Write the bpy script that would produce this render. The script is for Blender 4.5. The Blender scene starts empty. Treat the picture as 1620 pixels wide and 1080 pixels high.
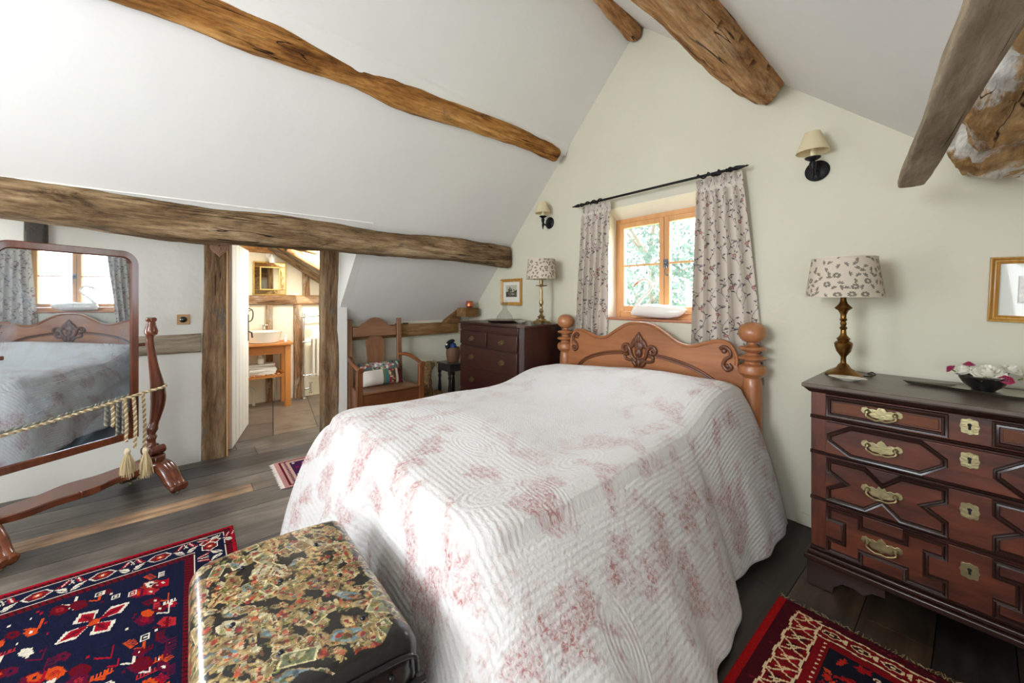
import bpy, bmesh, math, random
import numpy as np
from mathutils import Vector, Matrix, noise as mnoise

PI = math.pi
SC = bpy.context.scene
COL = SC.collection
R = math.radians

# ------------------------------------------------------------------ camera
cam_d = bpy.data.cameras.new('camera')
cam_d.sensor_width = 36.0
cam_d.lens = 612.0 / 1620.0 * 36.0
cam_d.shift_y = -(540.0 - 472.0) / 1620.0
cam_d.clip_start = 0.05
cam_d.clip_end = 200
cam = bpy.data.objects.new('camera', cam_d)
COL.objects.link(cam)
cam.location = (0, 0, 1.35)
cam.rotation_euler = (R(90), 0, R(50.3))
SC.camera = cam

# ------------------------------------------------------------------ world, exposure, lights
SC.view_settings.view_transform = 'Standard'
SC.view_settings.look = 'None'
SC.view_settings.gamma = 1.0
SC.view_settings.use_curve_mapping = False
SC.view_settings.exposure = 0.95
world = bpy.data.worlds.new('sky')
SC.world = world
world.use_nodes = True
bg = world.node_tree.nodes['Background']
bg.inputs[0].default_value = (0.84, 0.92, 1.0, 1)
bg.inputs[1].default_value = 7.0


def area(name, loc, direction, sx, sy, power, col, portal=False):
    d = bpy.data.lights.new(name, 'AREA')
    d.shape = 'RECTANGLE'
    d.size, d.size_y = sx, sy
    d.energy = power
    d.color = col
    if portal:
        d.cycles.is_portal = True
    o = bpy.data.objects.new(name, d)
    COL.objects.link(o)
    o.location = loc
    o.rotation_euler = Vector(direction).to_track_quat('-Z', 'Y').to_euler()
    return o


# daylight of the big gable window behind the camera, of the left dormer
# and the bathroom roof opening, plus two area lights without an opening
area('gable_window_daylight', (-1.3, -2.52, 1.95), (0.0, 1, 0.12), 1.3, 1.2, 34, (0.90, 0.95, 1.0))
area('right_slope_fill', (0.55, -1.1, 1.36), (-0.62, 0.4, -0.1), 1.1, 0.8, 22, (0.90, 0.95, 1.0))  # added fill under the closed right slope, no roof opening here
area('dormer_window_daylight', (-4.08, -1.75, 1.30), (1, 0.75, 0.55), 1.0, 0.9, 34, (0.86, 0.93, 1.0))
area('bathroom_rooflight_daylight', (-5.0, 1.16, 1.95), (-0.1, -0.45, -1), 0.6, 0.5, 6, (1.0, 0.97, 0.90))
area('bathroom_side_light', (-5.0, -0.5, 1.4), (-0.25, 1, -0.05), 0.8, 0.9, 6, (1.0, 0.98, 0.94))  # area light added before a closed bathroom wall, no window there
area('window_portal', (-1.62, 3.06, 1.66), (0, -1, 0), 1.0, 0.9, 1, (1, 1, 1), portal=True)
sun_d = bpy.data.lights.new('sun', 'SUN')
sun_d.energy = 4.0
sun_d.angle = R(1.5)
sun_d.color = (1.0, 0.93, 0.82)
sun = bpy.data.objects.new('sun', sun_d)
COL.objects.link(sun)
sun.rotation_euler = Vector((-0.72, 0.12, -0.70)).to_track_quat('-Z', 'Y').to_euler()
SC.cycles.max_bounces = 10
SC.cycles.diffuse_bounces = 6
SC.cycles.sample_clamp_indirect = 6.0
SC.cycles.use_denoising = True


# ------------------------------------------------------------------ colour and material helpers
def lin(c):
    c = c / 255.0
    return c / 12.92 if c <= 0.04045 else ((c + 0.055) / 1.055) ** 2.4


def rgb(r, g, b):
    return (lin(r), lin(g), lin(b), 1.0)


def newmat(name):
    m = bpy.data.materials.new(name)
    m.use_nodes = True
    nt = m.node_tree
    return m, nt, nt.nodes['Principled BSDF']


def N(nt, kind, **kw):
    n = nt.nodes.new(kind)
    for k, v in kw.items():
        if k.startswith('i_'):
            key = k[2:]
            key = int(key) if key.isdigit() else key.replace('_', ' ')
            n.inputs[key].default_value = v
        else:
            setattr(n, k, v)
    return n


def ramp(nt, stops, interp='LINEAR'):
    n = nt.nodes.new('ShaderNodeValToRGB')
    n.color_ramp.interpolation = interp
    el = n.color_ramp.elements
    while len(el) < len(stops):
        el.new(0.5)
    for e, (p, c) in zip(el, stops):
        e.position = p
        e.color = c
    return n


MATS = {}


def plain(name, col, rough=0.5, metal=0.0, coat=0.0, bump=0.0, bscale=60, var=0.0, sheen=0.0, vscale=4.0):
    if name in MATS:
        return MATS[name]
    m, nt, b = newmat(name)
    b.inputs['Roughness'].default_value = rough
    b.inputs['Metallic'].default_value = metal
    b.inputs['Coat Weight'].default_value = coat
    b.inputs['Sheen Weight'].default_value = sheen
    tc = N(nt, 'ShaderNodeTexCoord')
    if var > 0:
        nz = N(nt, 'ShaderNodeTexNoise', i_Scale=vscale, i_Detail=6.0)
        nt.links.new(tc.outputs['Object'], nz.inputs['Vector'])
        c0 = tuple(max(0, x * (1 - var)) for x in col[:3]) + (1,)
        c1 = tuple(min(1, x * (1 + var)) for x in col[:3]) + (1,)
        rp = ramp(nt, [(0.3, c0), (0.7, c1)])
        nt.links.new(nz.outputs[0], rp.inputs[0])
        nt.links.new(rp.outputs[0], b.inputs['Base Color'])
    else:
        b.inputs['Base Color'].default_value = col
    if bump > 0:
        nz = N(nt, 'ShaderNodeTexNoise', i_Scale=bscale, i_Detail=5.0)
        nt.links.new(tc.outputs['Object'], nz.inputs['Vector'])
        bp = N(nt, 'ShaderNodeBump', i_Strength=bump, i_Distance=0.01)
        nt.links.new(nz.outputs[0], bp.inputs['Height'])
        nt.links.new(bp.outputs[0], b.inputs['Normal'])
    MATS[name] = m
    return m


def plaster(name, col, bump=0.25):
    if name in MATS:
        return MATS[name]
    m, nt, b = newmat(name)
    b.inputs['Roughness'].default_value = 0.85
    b.inputs['Specular IOR Level'].default_value = 0.25
    tc = N(nt, 'ShaderNodeTexCoord')
    n1 = N(nt, 'ShaderNodeTexNoise', i_Scale=1.7, i_Detail=4.0)
    n2 = N(nt, 'ShaderNodeTexNoise', i_Scale=26.0, i_Detail=6.0)
    for n in (n1, n2):
        nt.links.new(tc.outputs['Object'], n.inputs['Vector'])
    rp = ramp(nt, [(0.3, tuple(x * 0.955 for x in col[:3]) + (1,)), (0.7, col)])
    nt.links.new(n1.outputs[0], rp.inputs[0])
    nt.links.new(rp.outputs[0], b.inputs['Base Color'])
    b1 = N(nt, 'ShaderNodeBump', i_Strength=bump, i_Distance=0.012)
    b2 = N(nt, 'ShaderNodeBump', i_Strength=bump * 0.9, i_Distance=0.12)
    nt.links.new(n2.outputs[0], b1.inputs['Height'])
    nt.links.new(n1.outputs[0], b2.inputs['Height'])
    nt.links.new(b1.outputs[0], b2.inputs['Normal'])
    nt.links.new(b2.outputs[0], b.inputs['Normal'])
    MATS[name] = m
    return m


def wood(name, cols, axis='x', scale=7.0, stretch=0.06, rough=0.4, bump=0.15, coat=0.0, patch=None, cracks=0.0,
         patch_scale=2.2, spec=0.5):
    """cols: dark..light; grain runs along the object's axis."""
    key = name + axis
    if key in MATS:
        return MATS[key]
    m, nt, b = newmat(key)
    b.inputs['Roughness'].default_value = rough
    b.inputs['Coat Weight'].default_value = coat
    b.inputs['Coat Roughness'].default_value = 0.15
    b.inputs['Specular IOR Level'].default_value = spec
    tc = N(nt, 'ShaderNodeTexCoord')
    mp = N(nt, 'ShaderNodeMapping')
    s = [1.0, 1.0, 1.0]
    s['xyz'.index(axis)] = stretch
    mp.inputs['Scale'].default_value = s
    nt.links.new(tc.outputs['Object'], mp.inputs['Vector'])
    n1 = N(nt, 'ShaderNodeTexNoise', i_Scale=scale * 2.4, i_Detail=10.0, i_Roughness=0.65, i_Distortion=0.6)
    nt.links.new(mp.outputs[0], n1.inputs['Vector'])
    n2 = N(nt, 'ShaderNodeTexNoise', i_Scale=patch_scale, i_Detail=5.0, i_Roughness=0.6)
    mp2 = N(nt, 'ShaderNodeMapping')
    s2 = [1.0, 1.0, 1.0]
    s2['xyz'.index(axis)] = 0.35
    mp2.inputs['Scale'].default_value = s2
    nt.links.new(tc.outputs['Object'], mp2.inputs['Vector'])
    nt.links.new(mp2.outputs[0], n2.inputs['Vector'])
    k = len(cols)
    rp = ramp(nt, [(0.28 + 0.44 * i / (k - 1), c) for i, c in enumerate(cols)])
    mixf = N(nt, 'ShaderNodeMath', operation='MULTIPLY_ADD')
    mixf.inputs[1].default_value = 0.55
    nt.links.new(n2.outputs[0], mixf.inputs[0])
    sc = N(nt, 'ShaderNodeMath', operation='MULTIPLY')
    sc.inputs[1].default_value = 0.45
    nt.links.new(n1.outputs[0], sc.inputs[0])
    nt.links.new(sc.outputs[0], mixf.inputs[2])
    nt.links.new(mixf.outputs[0], rp.inputs[0])
    out = rp.outputs[0]
    if patch is not None:
        n4 = N(nt, 'ShaderNodeTexNoise', i_Scale=patch_scale * 1.3, i_Detail=8.0, i_Roughness=0.7)
        nt.links.new(mp2.outputs[0], n4.inputs['Vector'])
        r4 = ramp(nt, [(0.56, (0, 0, 0, 1)), (0.66, (1, 1, 1, 1))])
        nt.links.new(n4.outputs[0], r4.inputs[0])
        mx = N(nt, 'ShaderNodeMix', data_type='RGBA')
        nt.links.new(r4.outputs[0], mx.inputs[0])
        nt.links.new(out, mx.inputs[6])
        mx.inputs[7].default_value = patch
        out = mx.outputs[2]
    h = n1.outputs[0]
    if cracks > 0:
        n3 = N(nt, 'ShaderNodeTexNoise', i_Scale=scale * 2.6, i_Detail=5.0, i_Roughness=0.6, i_Distortion=0.15)
        mp3 = N(nt, 'ShaderNodeMapping')
        s3 = [1.0, 1.0, 1.0]
        s3['xyz'.index(axis)] = 0.035
        mp3.inputs['Scale'].default_value = s3
        mp3.inputs['Location'].default_value = (3.1, 1.7, 0.4)
        nt.links.new(tc.outputs['Object'], mp3.inputs['Vector'])
        nt.links.new(mp3.outputs[0], n3.inputs['Vector'])
        r3 = ramp(nt, [(0.0, (0.1, 0.08, 0.06, 1)), (0.33, (0.12, 0.1, 0.08, 1)), (0.385, (0.75, 0.72, 0.7, 1)), (0.45, (1, 1, 1, 1))])
        nt.links.new(n3.outputs[0], r3.inputs[0])
        mc = N(nt, 'ShaderNodeMix', data_type='RGBA', blend_type='MULTIPLY')
        mc.inputs[0].default_value = cracks
        nt.links.new(out, mc.inputs[6])
        nt.links.new(r3.outputs[0], mc.inputs[7])
        out = mc.outputs[2]
        ad = N(nt, 'ShaderNodeMath', operation='MULTIPLY_ADD')
        ad.inputs[1].default_value = 0.6
        nt.links.new(r3.outputs[0], ad.inputs[0])
        nt.links.new(n1.outputs[0], ad.inputs[2])
        h = ad.outputs[0]
    nt.links.new(out, b.inputs['Base Color'])
    bp = N(nt, 'ShaderNodeBump', i_Strength=bump, i_Distance=0.008)
    nt.links.new(h, bp.inputs['Height'])
    nt.links.new(bp.outputs[0], b.inputs['Normal'])
    MATS[key] = m
    return m


def painted(name, rough=0.8, bump=0.0, bscale=300, coat=0.0, spec=0.3, sheen=0.0, grain=0.0, transl=0.0):
    """a surface whose own colours are stored in the mesh's colour attribute (weave, print, paper scraps)"""
    if name in MATS:
        return MATS[name]
    m, nt, b = newmat(name)
    b.inputs['Roughness'].default_value = rough
    b.inputs['Coat Weight'].default_value = coat
    b.inputs['Coat Roughness'].default_value = 0.12
    b.inputs['Specular IOR Level'].default_value = spec
    b.inputs['Sheen Weight'].default_value = sheen
    at = N(nt, 'ShaderNodeAttribute', attribute_name='Col')
    tc = N(nt, 'ShaderNodeTexCoord')
    out = at.outputs['Color']
    if grain > 0:
        g = N(nt, 'ShaderNodeTexNoise', i_Scale=bscale * 0.5, i_Detail=3.0)
        nt.links.new(tc.outputs['Object'], g.inputs['Vector'])
        rp = ramp(nt, [(0.25, (1 - grain,) * 3 + (1,)), (0.75, (1, 1, 1, 1))])
        nt.links.new(g.outputs[0], rp.inputs[0])
        mx = N(nt, 'ShaderNodeMix', data_type='RGBA', blend_type='MULTIPLY')
        mx.inputs[0].default_value = 1.0
        nt.links.new(out, mx.inputs[6])
        nt.links.new(rp.outputs[0], mx.inputs[7])
        out = mx.outputs[2]
    nt.links.new(out, b.inputs['Base Color'])
    if bump > 0:
        nz = N(nt, 'ShaderNodeTexNoise', i_Scale=bscale, i_Detail=2.0)
        nt.links.new(tc.outputs['Object'], nz.inputs['Vector'])
        bp = N(nt, 'ShaderNodeBump', i_Strength=bump, i_Distance=0.004)
        nt.links.new(nz.outputs[0], bp.inputs['Height'])
        nt.links.new(bp.outputs[0], b.inputs['Normal'])
    if transl > 0:
        tr = N(nt, 'ShaderNodeBsdfTranslucent')
        nt.links.new(out, tr.inputs['Color'])
        ms = N(nt, 'ShaderNodeMixShader')
        ms.inputs[0].default_value = transl
        nt.links.new(b.outputs[0], ms.inputs[1])
        nt.links.new(tr.outputs[0], ms.inputs[2])
        nt.links.new(ms.outputs[0], nt.nodes['Material Output'].inputs['Surface'])
    MATS[name] = m
    return m


def timber_mat(name, cols, axis='x', patch=None, patch_lo=0.56, dark=0.5, grit=0.5, rough=0.8, fine=60.0):
    """hewn, weathered timber: long checks, blotches, knots and gritty grain along one axis"""
    key = name + axis
    if key in MATS:
        return MATS[key]
    m, nt, b = newmat(key)
    b.inputs['Roughness'].default_value = rough
    b.inputs['Specular IOR Level'].default_value = 0.2
    tc = N(nt, 'ShaderNodeTexCoord')

    def noise(scale, stretch, detail=8.0, rgh=0.65, dist=0.0, off=0.0):
        mp = N(nt, 'ShaderNodeMapping')
        sc = [1.0, 1.0, 1.0]
        sc['xyz'.index(axis)] = stretch
        mp.inputs['Scale'].default_value = sc
        mp.inputs['Location'].default_value = (off, off * 1.7, off * .6)
        nt.links.new(tc.outputs['Object'], mp.inputs['Vector'])
        n = N(nt, 'ShaderNodeTexNoise', i_Scale=scale, i_Detail=detail, i_Roughness=rgh, i_Distortion=dist)
        nt.links.new(mp.outputs[0], n.inputs['Vector'])
        return n.outputs[0]

    def mul(a, c, f=1.0):
        mx = N(nt, 'ShaderNodeMix', data_type='RGBA', blend_type='MULTIPLY')
        mx.inputs[0].default_value = f
        nt.links.new(a, mx.inputs[6]); nt.links.new(c, mx.inputs[7])
        return mx.outputs[2]
    base = noise(9.0, 0.16, 12.0, 0.72, 0.4)
    k = len(cols)
    rp = ramp(nt, [(0.34 + 0.32 * i / (k - 1), c) for i, c in enumerate(cols)])
    nt.links.new(base, rp.inputs[0])
    out = rp.outputs[0]
    if patch is not None:
        pn = noise(3.2, 0.45, 9.0, 0.72, 0.5, 4.0)
        pr = ramp(nt, [(patch_lo, (0, 0, 0, 1)), (patch_lo + .05, (1, 1, 1, 1))])
        nt.links.new(pn, pr.inputs[0])
        mx = N(nt, 'ShaderNodeMix', data_type='RGBA')
        nt.links.new(pr.outputs[0], mx.inputs[0])
        nt.links.new(out, mx.inputs[6])
        mx.inputs[7].default_value = patch
        out = mx.outputs[2]
    fn = noise(fine, 0.10, 6.0, 0.7)
    fr = ramp(nt, [(0.32, (1 - grit, 1 - grit * 1.05, 1 - grit * 1.1, 1)), (0.5, (0.95, 0.95, 0.95, 1)), (0.7, (1.25, 1.25, 1.25, 1))])
    nt.links.new(fn, fr.inputs[0])
    out = mul(out, fr.outputs[0])
    dn = noise(5.0, 0.32, 10.0, 0.75, 0.8, 9.0)
    drp = ramp(nt, [(0.33, (.22, .19, .16, 1)), (0.42, (.8, .78, .75, 1)), (0.5, (1, 1, 1, 1))])
    nt.links.new(dn, drp.inputs[0])
    out = mul(out, drp.outputs[0], dark)
    c1 = noise(13.0, 0.03, 3.0, 0.5, 0.1, 2.0)
    cr = ramp(nt, [(0.485, (1, 1, 1, 1)), (0.4965, (.08, .06, .05, 1)), (0.5035, (.08, .06, .05, 1)), (0.515, (1, 1, 1, 1))])
    nt.links.new(c1, cr.inputs[0])
    gate = noise(2.6, 0.5, 2.0, 0.5, 0.0, 6.0)
    gr = ramp(nt, [(0.50, (0, 0, 0, 1)), (0.56, (1, 1, 1, 1))])
    nt.links.new(gate, gr.inputs[0])
    mx = N(nt, 'ShaderNodeMix', data_type='RGBA', blend_type='MULTIPLY')
    nt.links.new(gr.outputs[0], mx.inputs[0]); nt.links.new(out, mx.inputs[6]); nt.links.new(cr.outputs[0], mx.inputs[7])
    nt.links.new(mx.outputs[2], b.inputs['Base Color'])
    b1 = N(nt, 'ShaderNodeBump', i_Strength=0.9, i_Distance=0.006)
    nt.links.new(fn, b1.inputs['Height'])
    b2 = N(nt, 'ShaderNodeBump', i_Strength=0.9, i_Distance=0.02)
    nt.links.new(dn, b2.inputs['Height']); nt.links.new(b1.outputs[0], b2.inputs['Normal'])
    nt.links.new(b2.outputs[0], b.inputs['Normal'])
    MATS[key] = m
    return m


# ------------------------------------------------------------------ mesh builder
class MB:
    def __init__(self):
        self.bm = bmesh.new()

    def box(self, x0, x1, y0, y1, z0, z1, M=None):
        vs = [self.bm.verts.new(p) for p in ((x0, y0, z0), (x1, y0, z0), (x1, y1, z0), (x0, y1, z0),
                                             (x0, y0, z1), (x1, y0, z1), (x1, y1, z1), (x0, y1, z1))]
        if M is not None:
            for v in vs:
                v.co = M @ v.co
        for f in ((0, 3, 2, 1), (4, 5, 6, 7), (0, 1, 5, 4), (1, 2, 6, 5), (2, 3, 7, 6), (3, 0, 4, 7)):
            self.bm.faces.new([vs[i] for i in f])
        return self

    def hexa(self, pts):
        vs = [self.bm.verts.new(p) for p in pts]
        for f in ((0, 3, 2, 1), (4, 5, 6, 7), (0, 1, 5, 4), (1, 2, 6, 5), (2, 3, 7, 6), (3, 0, 4, 7)):
            self.bm.faces.new([vs[i] for i in f])
        return self

    def lathe(self, prof, c=(0, 0, 0), n=32, M=None, sx=1.0, sy=1.0):
        rings = []
        for (r, z) in prof:
            r = max(r, 1e-5)
            ring = []
            for i in range(n):
                a = 2 * PI * i / n
                p = Vector((r * math.cos(a) * sx, r * math.sin(a) * sy, z))
                if M is not None:
                    p = M @ p
                ring.append(self.bm.verts.new(p + Vector(c)))
            rings.append(ring)
        for a, b in zip(rings[:-1], rings[1:]):
            for i in range(n):
                j = (i + 1) % n
                self.bm.faces.new((a[i], a[j], b[j], b[i]))
        self.bm.faces.new(list(reversed(rings[0])))
        self.bm.faces.new(rings[-1])
        return self

    def tube(self, path, r, n=10, flat=1.0):
        pts = [Vector(p) for p in path]
        if not hasattr(r, '__len__'):
            r = [r] * len(pts)
        rings = []
        t0 = (pts[1] - pts[0]).normalized()
        up = Vector((0, 0, 1)) if abs(t0.z) < 0.9 else Vector((1, 0, 0))
        u = t0.cross(up).normalized()
        for i, p in enumerate(pts):
            a = pts[max(i - 1, 0)]
            b = pts[min(i + 1, len(pts) - 1)]
            t = (b - a).normalized()
            u = (u - t * u.dot(t))
            if u.length < 1e-6:
                u = t.orthogonal()
            u.normalize()
            v = t.cross(u)
            rings.append([self.bm.verts.new(p + u * (r[i] * math.cos(2 * PI * k / n)) + v * (r[i] * flat * math.sin(2 * PI * k / n)))
                          for k in range(n)])
        for a, b in zip(rings[:-1], rings[1:]):
            for k in range(n):
                j = (k + 1) % n
                self.bm.faces.new((a[k], a[j], b[j], b[k]))
        self.bm.faces.new(list(reversed(rings[0])))
        self.bm.faces.new(rings[-1])
        return self

    def prism(self, poly, a0, a1, plane='xz', M=None):
        """extrude a 2D outline between a0 and a1 along the remaining axis"""
        def P(u, v, w):
            p = {'xz': (u, w, v), 'yz': (w, u, v), 'xy': (u, v, w)}[plane]
            p = Vector(p)
            return M @ p if M is not None else p
        A = [self.bm.verts.new(P(u, v, a0)) for u, v in poly]
        B = [self.bm.verts.new(P(u, v, a1)) for u, v in poly]
        n = len(poly)
        self.bm.faces.new(A)
        self.bm.faces.new(list(reversed(B)))
        for i in range(n):
            j = (i + 1) % n
            self.bm.faces.new((A[j], A[i], B[i], B[j]))
        return self

    def ball(self, c, rx, ry=None, rz=None, nu=20, nv=12, M=None):
        ry = rx if ry is None else ry
        rz = rx if rz is None else rz
        rings = []
        for j in range(1, nv):
            t = PI * j / nv
            rings.append([Vector((rx * math.sin(t) * math.cos(2 * PI * i / nu), ry * math.sin(t) * math.sin(2 * PI * i / nu), -rz * math.cos(t)))
                          for i in range(nu)])
        f = (lambda p: Vector(c) + (M @ p if M is not None else p))
        V = [[self.bm.verts.new(f(p)) for p in ring] for ring in rings]
        b = self.bm.verts.new(f(Vector((0, 0, -rz))))
        t = self.bm.verts.new(f(Vector((0, 0, rz))))
        for a, c2 in zip(V[:-1], V[1:]):
            for i in range(nu):
                j = (i + 1) % nu
                self.bm.faces.new((a[i], a[j], c2[j], c2[i]))
        for i in range(nu):
            j = (i + 1) % nu
            self.bm.faces.new((b, V[0][j], V[0][i]))
            self.bm.faces.new((t, V[-1][i], V[-1][j]))
        return self

    def ridge(self, path, w, h, base, closed=False, prof=((-1, 0), (-0.75, 0.8), (-0.35, 1), (0.1, 0.55), (0.7, 0.7), (1, 0))):
        """moulding planted on a front that faces -y: path in x,z; base = y of the front"""
        P = [Vector((x, z)) for x, z in path]
        n = len(P)
        rows = []
        for i in range(n):
            if closed:
                d0 = (P[i] - P[i - 1]).normalized()
                d1 = (P[(i + 1) % n] - P[i]).normalized()
            else:
                d0 = (P[i] - P[i - 1]).normalized() if i > 0 else (P[1] - P[0]).normalized()
                d1 = (P[i + 1] - P[i]).normalized() if i < n - 1 else d0
            n0 = Vector((-d0.y, d0.x))
            n1 = Vector((-d1.y, d1.x))
            m = n0 + n1
            m = m / max(m.length_squared / 2, 0.25) if m.length > 1e-6 else n0
            rows.append([self.bm.verts.new((P[i].x + m.x * w * 0.5 * s, base - h * t, P[i].y + m.y * w * 0.5 * s)) for s, t in prof])
        rng = range(n) if closed else range(n - 1)
        for i in rng:
            a, b = rows[i], rows[(i + 1) % n]
            for k in range(len(prof) - 1):
                self.bm.faces.new((a[k], b[k], b[k + 1], a[k + 1]))
        if not closed:
            self.bm.faces.new(rows[0])
            self.bm.faces.new(list(reversed(rows[-1])))
        return self

    def build(self, name, mat, parent=None, bevel=0.0, smooth=35, segs=2, M=None, loc=None):
        bmesh.ops.recalc_face_normals(self.bm, faces=self.bm.faces[:])
        me = bpy.data.meshes.new(name)
        if M is not None:
            self.bm.transform(M)
        self.bm.to_mesh(me)
        self.bm.free()
        me.materials.append(mat)
        if smooth:
            me.shade_smooth()
            me.set_sharp_from_angle(angle=R(smooth))
        o = bpy.data.objects.new(name, me)
        COL.objects.link(o)
        if parent is not None:
            o.parent = parent
        if loc is not None:
            o.location = loc
        if bevel > 0:
            md = o.modifiers.new('soft_edge', 'BEVEL')
            md.width = bevel
            md.segments = segs
            md.limit_method = 'ANGLE'
            md.angle_limit = R(40)
        return o


def tag(o, label, cat, group=None):
    o['label'] = label
    o['category'] = cat
    if group:
        o['group'] = group
    return o


def thing(name, label, cat, loc=(0, 0, 0), rz=0.0, group=None):
    o = bpy.data.objects.new(name, None)
    COL.objects.link(o)
    o.location = loc
    o.rotation_euler = (0, 0, rz)
    o.empty_display_size = 0.05
    return tag(o, label, cat, group)


def struct(o):
    o['kind'] = 'structure'
    return o


def copy_tree(o, parent=None):
    c = o.copy()
    COL.objects.link(c)
    if parent is not None:
        c.parent = parent
    for ch in list(o.children):
        copy_tree(ch, c)
    return c


def lerp(a, b, t):
    return a + (b - a) * t


def curve(pts, n=8):
    """Catmull-Rom through the points"""
    P = [Vector(p) for p in pts]
    P = [P[0] * 2 - P[1]] + P + [P[-1] * 2 - P[-2]]
    out = []
    for i in range(1, len(P) - 2):
        for k in range(n):
            t = k / n
            a, b, c, d = P[i - 1:i + 3]
            out.append(0.5 * ((2 * b) + (c - a) * t + (2 * a - 5 * b + 4 * c - d) * t * t + (3 * b - a - 3 * c + d) * t ** 3))
    out.append(P[-2])
    return out


def interp(xs, ys, x):
    return float(np.interp(x, xs, ys))


# ------------------------------------------------------------------ painting of prints and weaves
class Canvas:
    def __init__(self, w, h, res, base):
        self.nx, self.ny = max(2, int(w / res)), max(2, int(h / res))
        self.w, self.h = w, h
        self.a = np.zeros((self.ny, self.nx, 3))
        self.a[:] = base[:3]
        self.X, self.Y = np.meshgrid((np.arange(self.nx) + 0.5) * w / self.nx, (np.arange(self.ny) + 0.5) * h / self.ny)

    def win(self, x0, x1, y0, y1):
        i0 = int(max(0, math.floor(x0 / self.w * self.nx) - 1)); i1 = int(min(self.nx, math.ceil(x1 / self.w * self.nx) + 1))
        j0 = int(max(0, math.floor(y0 / self.h * self.ny) - 1)); j1 = int(min(self.ny, math.ceil(y1 / self.h * self.ny) + 1))
        if i1 <= i0 or j1 <= j0:
            return None
        return slice(j0, j1), slice(i0, i1)

    def put(self, w, mask, col):
        if w is None:
            return
        self.a[w][mask] = col[:3]

    def rect(self, x0, x1, y0, y1, col):
        w = self.win(x0, x1, y0, y1)
        if w is None:
            return
        X, Y = self.X[w], self.Y[w]
        self.put(w, (X >= x0) & (X < x1) & (Y >= y0) & (Y < y1), col)

    def ell(self, cx, cy, rx, ry, ang, col, edge=0.0):
        r = max(rx, ry) * 1.1
        w = self.win(cx - r, cx + r, cy - r, cy + r)
        if w is None:
            return
        X, Y = self.X[w] - cx, self.Y[w] - cy
        c, s = math.cos(ang), math.sin(ang)
        u, v = (X * c + Y * s) / rx, (-X * s + Y * c) / ry
        d = u * u + v * v
        if edge:
            d = d * (1 + edge * np.sin(5 * np.arctan2(v, u) + cx * 90) + edge * 0.6 * np.sin(9 * np.arctan2(v, u) + cy * 70))
        self.put(w, d < 1, col)

    def poly(self, pts, col):
        xs = [p[0] for p in pts]; ys = [p[1] for p in pts]
        w = self.win(min(xs), max(xs), min(ys), max(ys))
        if w is None:
            return
        X, Y = self.X[w], self.Y[w]
        m = np.zeros(X.shape, bool)
        j = len(pts) - 1
        for i in range(len(pts)):
            xi, yi = pts[i]; xj, yj = pts[j]
            if abs(yj - yi) > 1e-12:
                m ^= ((yi > Y) != (yj > Y)) & (X < (xj - xi) * (Y - yi) / (yj - yi) + xi)
            j = i
        self.put(w, m, col)

    def line(self, p, q, t, col):
        x0, y0 = p; x1, y1 = q
        w = self.win(min(x0, x1) - t, max(x0, x1) + t, min(y0, y1) - t, max(y0, y1) + t)
        if w is None:
            return
        X, Y = self.X[w], self.Y[w]
        L = (x1 - x0) ** 2 + (y1 - y0) ** 2 + 1e-12
        s = np.clip(((X - x0) * (x1 - x0) + (Y - y0) * (y1 - y0)) / L, 0, 1)
        d = np.hypot(X - x0 - s * (x1 - x0), Y - y0 - s * (y1 - y0))
        self.put(w, d < t * 0.5, col)

    def pline(self, pts, t, col, closed=False):
        for a, b in zip(pts[:-1], pts[1:]):
            self.line(a, b, t, col)
        if closed:
            self.line(pts[-1], pts[0], t, col)

    def speckle(self, amt, seed=0):
        rs = np.random.RandomState(seed)
        self.a *= (1 - amt + 2 * amt * rs.rand(self.ny, self.nx, 1))


def canvas_mesh(name, cv, fn, mat, parent=None, smooth=True, thick=0.0):
    """a grid mesh whose face colours are the canvas; fn(X, Y) -> vertex coordinates (arrays)"""
    nx, ny = cv.nx, cv.ny
    U, V = np.meshgrid(np.linspace(0, cv.w, nx + 1), np.linspace(0, cv.h, ny + 1))
    x, y, z = fn(U, V)
    co = np.stack([x, y, z], -1).reshape(-1, 3)
    i = np.arange(nx)[None, :] + (nx + 1) * np.arange(ny)[:, None]
    F = np.stack([i, i + 1, i + nx + 2, i + nx + 1], -1).reshape(-1, 4)
    me = bpy.data.meshes.new(name)
    me.vertices.add(len(co))
    me.vertices.foreach_set('co', co.astype(np.float32).ravel())
    me.loops.add(F.size)
    me.loops.foreach_set('vertex_index', F.astype(np.int32).ravel())
    me.polygons.add(len(F))
    me.polygons.foreach_set('loop_start', (np.arange(len(F)) * 4).astype(np.int32))
    me.update(calc_edges=True)
    ca = me.color_attributes.new('Col', 'FLOAT_COLOR', 'CORNER')
    c = np.ones((len(F), 4))
    c[:, :3] = cv.a.reshape(-1, 3)
    c = np.repeat(c, 4, axis=0)
    ca.data.foreach_set('color', c.astype(np.float32).ravel())
    me.validate()
    if smooth:
        me.shade_smooth()
    me.materials.append(mat)
    o = bpy.data.objects.new(name, me)
    COL.objects.link(o)
    if parent is not None:
        o.parent = parent
    if thick:
        md = o.modifiers.new('thickness', 'SOLIDIFY')
        md.thickness = thick
        md.offset = -1
    return o


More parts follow.
